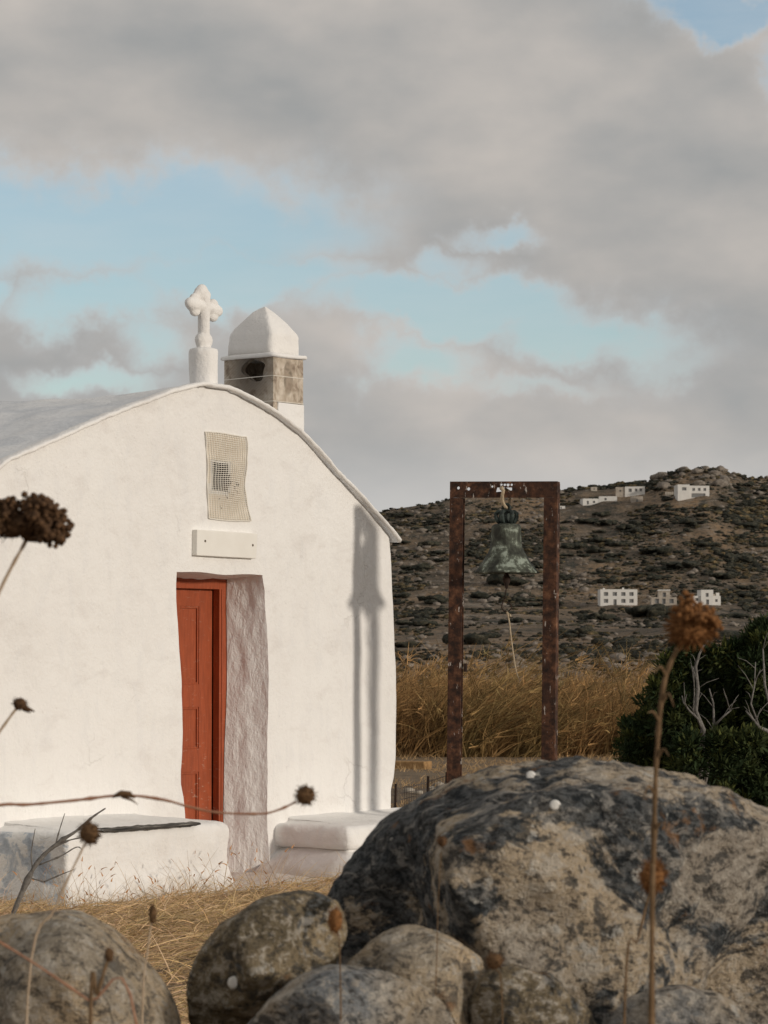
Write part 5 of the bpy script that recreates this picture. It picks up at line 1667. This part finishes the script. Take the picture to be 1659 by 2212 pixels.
# ================================================================== NEAR DRY PLANTS
def seed_head(m3, c, r, n, axis=(0, 0, 1), spread=1.2, seed=0, thick=1.0, inward=0.4):
    """dried umbel: rays that curve up and inwards with ragged tips"""
    lr = np.random.default_rng(seed)
    ax = Vector(axis).normalized(); a1 = ax.orthogonal().normalized(); a2 = ax.cross(a1)
    c = Vector(c)
    for k in range(n):
        ph = lr.uniform(0, 6.283); t = spread * math.sqrt(lr.random())
        d = (ax * math.cos(t) + (a1 * math.cos(ph) + a2 * math.sin(ph)) * math.sin(t))
        L = r * lr.uniform(0.75, 1.25)
        pts = []
        for q in (0, 0.35, 0.7, 1.0):
            out = d * (L * q); pull = (a1 * math.cos(ph) + a2 * math.sin(ph)) * (-math.sin(t) * L * inward * q * q * q) + ax * (0.25 * L * inward * q * q)
            pts.append(c + out + pull)
        m3.tube(pts, [r * 0.03 * thick, r * 0.028 * thick, r * 0.025 * thick, r * 0.02 * thick], 4)
        e = pts[-1]
        for q in range(5):
            w = Vector(lr.normal(size=3)) * r * 0.10
            m3.ball(e + w, r * lr.uniform(0.06, 0.11) * thick, 1)

def burr(m3, c, r, seed=0, squash=(1, 1, 1.15), n=240):
    """compact bristly seed head"""
    lr = np.random.default_rng(seed)
    v, f = ico(3)
    V = np.array(v); V = V * (1 + 0.22 * fbm(V * 2.5 + seed, 3, 0.6, seed))[:, None] * r * 0.82 * np.array(squash)
    m3.add(V + np.array(c), f)
    for k in range(n):
        d = lr.normal(size=3); d /= np.linalg.norm(d); d2 = d * np.array(squash)
        p = np.array(c) + d2 * r * 0.75; q = np.array(c) + d2 * r * lr.uniform(0.95, 1.25) + lr.normal(size=3) * r * 0.08
        m3.tube([p, q], [r * 0.05, r * 0.015], 3, False)

def plant(label, stems, heads, mat_s, mat_h, name='dry_weed', base=None):
    b = base or stems[0][0][0]
    root = thing(name, label, 'weed', tuple(b), 0)
    for pts, r0, r1 in stems:
        # smooth the path
        P = [Vector(p) - Vector(b) for p in pts]
        Q = []
        for i in range(len(P) - 1):
            p0, p1, p2, p3 = P[max(i - 1, 0)], P[i], P[i + 1], P[min(i + 2, len(P) - 1)]
            for t in np.linspace(0, 1, 7)[:-1]:
                Q.append(0.5 * ((2 * p1) + (p2 - p0) * t + (2 * p0 - 5 * p1 + 4 * p2 - p3) * t * t + (3 * p1 - p0 - 3 * p2 + p3) * t ** 3))
        Q.append(P[-1])
        m3 = MB(); jr = random.Random(len(Q) * 7 + int(abs(b[0]) * 1000))
        m3.tube(Q, [(r0 + (r1 - r0) * i / (len(Q) - 1)) * jr.uniform(0.82, 1.12) * (1.45 if i % 9 == 5 else 1.0) for i in range(len(Q))], 7)
        obj('stem', m3.mesh('stem', True), mat_s, root)
    for fn in heads:
        m3 = MB(); fn(m3)
        m3.v = [tuple(Vector(v) - Vector(b)) for v in m3.v]
        obj('seed_head', m3.mesh('seed_head', True), mat_h, root)
    return root
Q = lambda x, y, Y: at(x, y, Y)
def root_at(x, Y): p = at(x, 2400, Y); return Vector((p.x, Y, hz1(p.x, Y) - 0.02))

plant('tall weed with a big dark ragged umbel against the chapel wall',
      [([root_at(-330, 4.6), Q(-160, 1750, 4.55), Q(-60, 1430, 4.5), Q(0, 1275, 4.5), Q(58, 1165, 4.5)], 0.0035, 0.0026)],
      [lambda m: (seed_head(m, Q(55, 1168, 4.5), 0.058, 100, (0.75, -0.1, 0.75), 1.05, 801, 1.0, 0.25), seed_head(m, Q(40, 1160, 4.5), 0.050, 70, (-0.6, -0.1, 0.7), 1.0, 803, 1.0, 0.4), burr(m, Q(40, 1136, 4.5), 0.028, 802, (1.7, 1.1, 0.7)))], M['stem_tan'], M['head_dark'])
plant('thin weed with a small beaked dark bud against the chapel wall',
      [([root_at(-260, 5.0), Q(-130, 1800, 5.0), Q(-40, 1640, 5.0), Q(28, 1540, 5.0), Q(42, 1528, 5.0)], 0.003, 0.0022)],
      [lambda m: (burr(m, Q(43, 1521, 5.0), 0.014, 811, (1.0, 0.9, 0.9), 60), m.tube([Q(45, 1526, 5.0), Q(60, 1531, 5.0), Q(75, 1537, 5.0)], [0.006, 0.004, 0.001], 6), m.tube([Q(50, 1532, 5.0), Q(66, 1540, 5.0)], [0.003, 0.001], 5))], M['stem_tan'], M['head_dark'])
plant('long reddish stem arching past the door with a brown tip bud',
      [([root_at(-420, 4.9), Q(-260, 1900, 4.9), Q(-120, 1765, 4.9), Q(0, 1739, 4.9), Q(60, 1738, 4.9), Q(160, 1729, 4.9), Q(265, 1718, 4.9), Q(350, 1727, 4.9), Q(410, 1743, 4.9), Q(470, 1755, 4.9), Q(560, 1758, 4.9), Q(600, 1750, 4.9), Q(640, 1732, 4.9)], 0.0032, 0.0017)],
      [lambda m: burr(m, Q(660, 1718, 4.9), 0.017, 821, (1.1, 0.9, 1.05), 200),
       lambda m: (m.tube([Q(242, 1722, 4.9), Q(262, 1714, 4.9), Q(280, 1716, 4.9), Q(292, 1724, 4.9)], [0.002, 0.0055, 0.0055, 0.001], 7), m.tube([Q(262, 1720, 4.9), Q(285, 1728, 4.9), Q(298, 1738, 4.9)], [0.003, 0.002, 0.0005], 5))], M['stem'], M['head'])
plant('dry stem with a round brown burr in front of the long bench',
      [([root_at(40, 4.8), Q(60, 2150, 4.8), Q(120, 1960, 4.8), Q(175, 1840, 4.8), Q(188, 1812, 4.8)], 0.0022, 0.0016)],
      [lambda m: burr(m, Q(193, 1800, 4.8), 0.0185, 831, (1.0, 0.9, 1.05), 260)], M['stem_tan'], M['head'])
plant('thick weed with a large rust-brown head before the pine bush',
      [([root_at(1395, 4.4), Q(1408, 2050, 4.4), Q(1412, 1850, 4.4), Q(1416, 1690, 4.4), Q(1424, 1560, 4.4), Q(1436, 1470, 4.4), Q(1462, 1400, 4.4)], 0.0045, 0.0034)] + [([Q(x_, y_, 4.4), Q(x_ + sg * 14, y_ - 22, 4.39), Q(x_ + sg * 26, y_ - 20 + 14 * (k % 3), 4.38)], 0.0028, 0.0005) for k, (x_, y_, sg) in enumerate(((1452, 1425, 1), (1440, 1462, -1), (1430, 1520, 1), (1425, 1560, -1), (1419, 1640, 1), (1415, 1720, -1), (1412, 1800, 1)))],
      [lambda m: (burr(m, Q(1494, 1356, 4.4), 0.034, 841, (1.08, 1.0, 0.92), 420), seed_head(m, Q(1468, 1395, 4.4), 0.055, 60, (0.55, 0, 0.8), 0.75, 842, 0.9, 0.2))], M['stem_brown'], M['head_rust'])
plant('weed with a brown pompom head against the huge boulder',
      [([root_at(1330, 4.7), Q(1350, 2150, 4.7), Q(1378, 2030, 4.7), Q(1406, 1915, 4.7)], 0.0022, 0.0016)],
      [lambda m: burr(m, Q(1410, 1893, 4.7), 0.024, 851, (0.95, 0.9, 1.15), 300)], M['stem_brown'], M['head_rust'])
plant('short stalk with an orange-brown bud beside the dark rock',
      [([root_at(740, 5.3), Q(735, 2100, 5.3), Q(727, 2010, 5.3)], 0.0014, 0.001)],
      [lambda m: burr(m, Q(724, 1988, 5.3), 0.015, 861, (1.0, 0.9, 1.7), 180)], M['stem_brown'], M['head_rust'])
plant('short stalk with a tan bud beside the pale domed rock',
      [([root_at(1090, 5.2), Q(1085, 2180, 5.2), Q(1072, 2095, 5.2)], 0.0014, 0.001)],
      [lambda m: burr(m, Q(1068, 2076, 5.2), 0.015, 871, (1.2, 0.9, 1.1), 180)], M['stem_brown'], M['head'])
plant('tiny stalk with a dark round bud on the huge boulder\'s left side',
      [([root_at(930, 5.5), Q(945, 2000, 5.5), Q(953, 1840, 5.5)], 0.0009, 0.0007)],
      [lambda m: burr(m, Q(955, 1817, 5.5), 0.011, 881, (1, 0.9, 1.1), 100)], M['stem_brown'], M['head_dark'])
plant('greenish fuzzy stalk standing in the straw gap',
      [([root_at(300, 5.3), Q(308, 2170, 5.3), Q(318, 2060, 5.3), Q(328, 1985, 5.3)], 0.002, 0.0015)],
      [lambda m: burr(m, Q(330, 1975, 5.3), 0.010, 891, (0.8, 0.8, 2.0), 120)], M['stem_tan'], M['head'])
plant('thin orange stem slanting across the smooth tan boulder',
      [([root_at(420, 4.3), Q(300, 2240, 4.3), Q(190, 2160, 4.3), Q(80, 2085, 4.3), Q(0, 2035, 4.3), Q(-60, 2000, 4.3)], 0.0022, 0.0014)], [], M['stem'], M['head'])
plant('brown upright stalk before the smooth tan boulder',
      [([root_at(190, 4.3), Q(195, 2225, 4.3), Q(210, 2150, 4.3), Q(232, 2075, 4.3)], 0.0035, 0.0025)], [lambda m: burr(m, Q(236, 2062, 4.3), 0.008, 895, (1, 1, 1.6), 60)], M['stem_brown'], M['head'])

# branching dry weed by the bench
yw = 16.6
def wpt(x, y, Y=yw): return at(x, y, Y)
b0 = wpt(10, 1945); b0.z = hz1(b0.x, b0.y) - 0.02
plant('branching dry thistle skeleton at the worn bench end',
      [([b0, wpt(70, 1880), wpt(120, 1825), wpt(165, 1795), wpt(200, 1765), wpt(228, 1746)], 0.016, 0.004),
       ([wpt(110, 1835), wpt(150, 1815), wpt(200, 1806)], 0.006, 0.003), ([wpt(85, 1868), wpt(130, 1850), wpt(165, 1830), wpt(178, 1836)], 0.005, 0.002),
       ([wpt(120, 1825), wpt(128, 1795), wpt(140, 1757)], 0.005, 0.002), ([wpt(70, 1880), wpt(68, 1840), wpt(76, 1790)], 0.005, 0.002), ([wpt(95, 1905), wpt(130, 1890), wpt(160, 1878)], 0.005, 0.002), ([wpt(60, 1895), wpt(95, 1905)], 0.005, 0.004)], [],
      M['bark'], M['head'], base=b0)
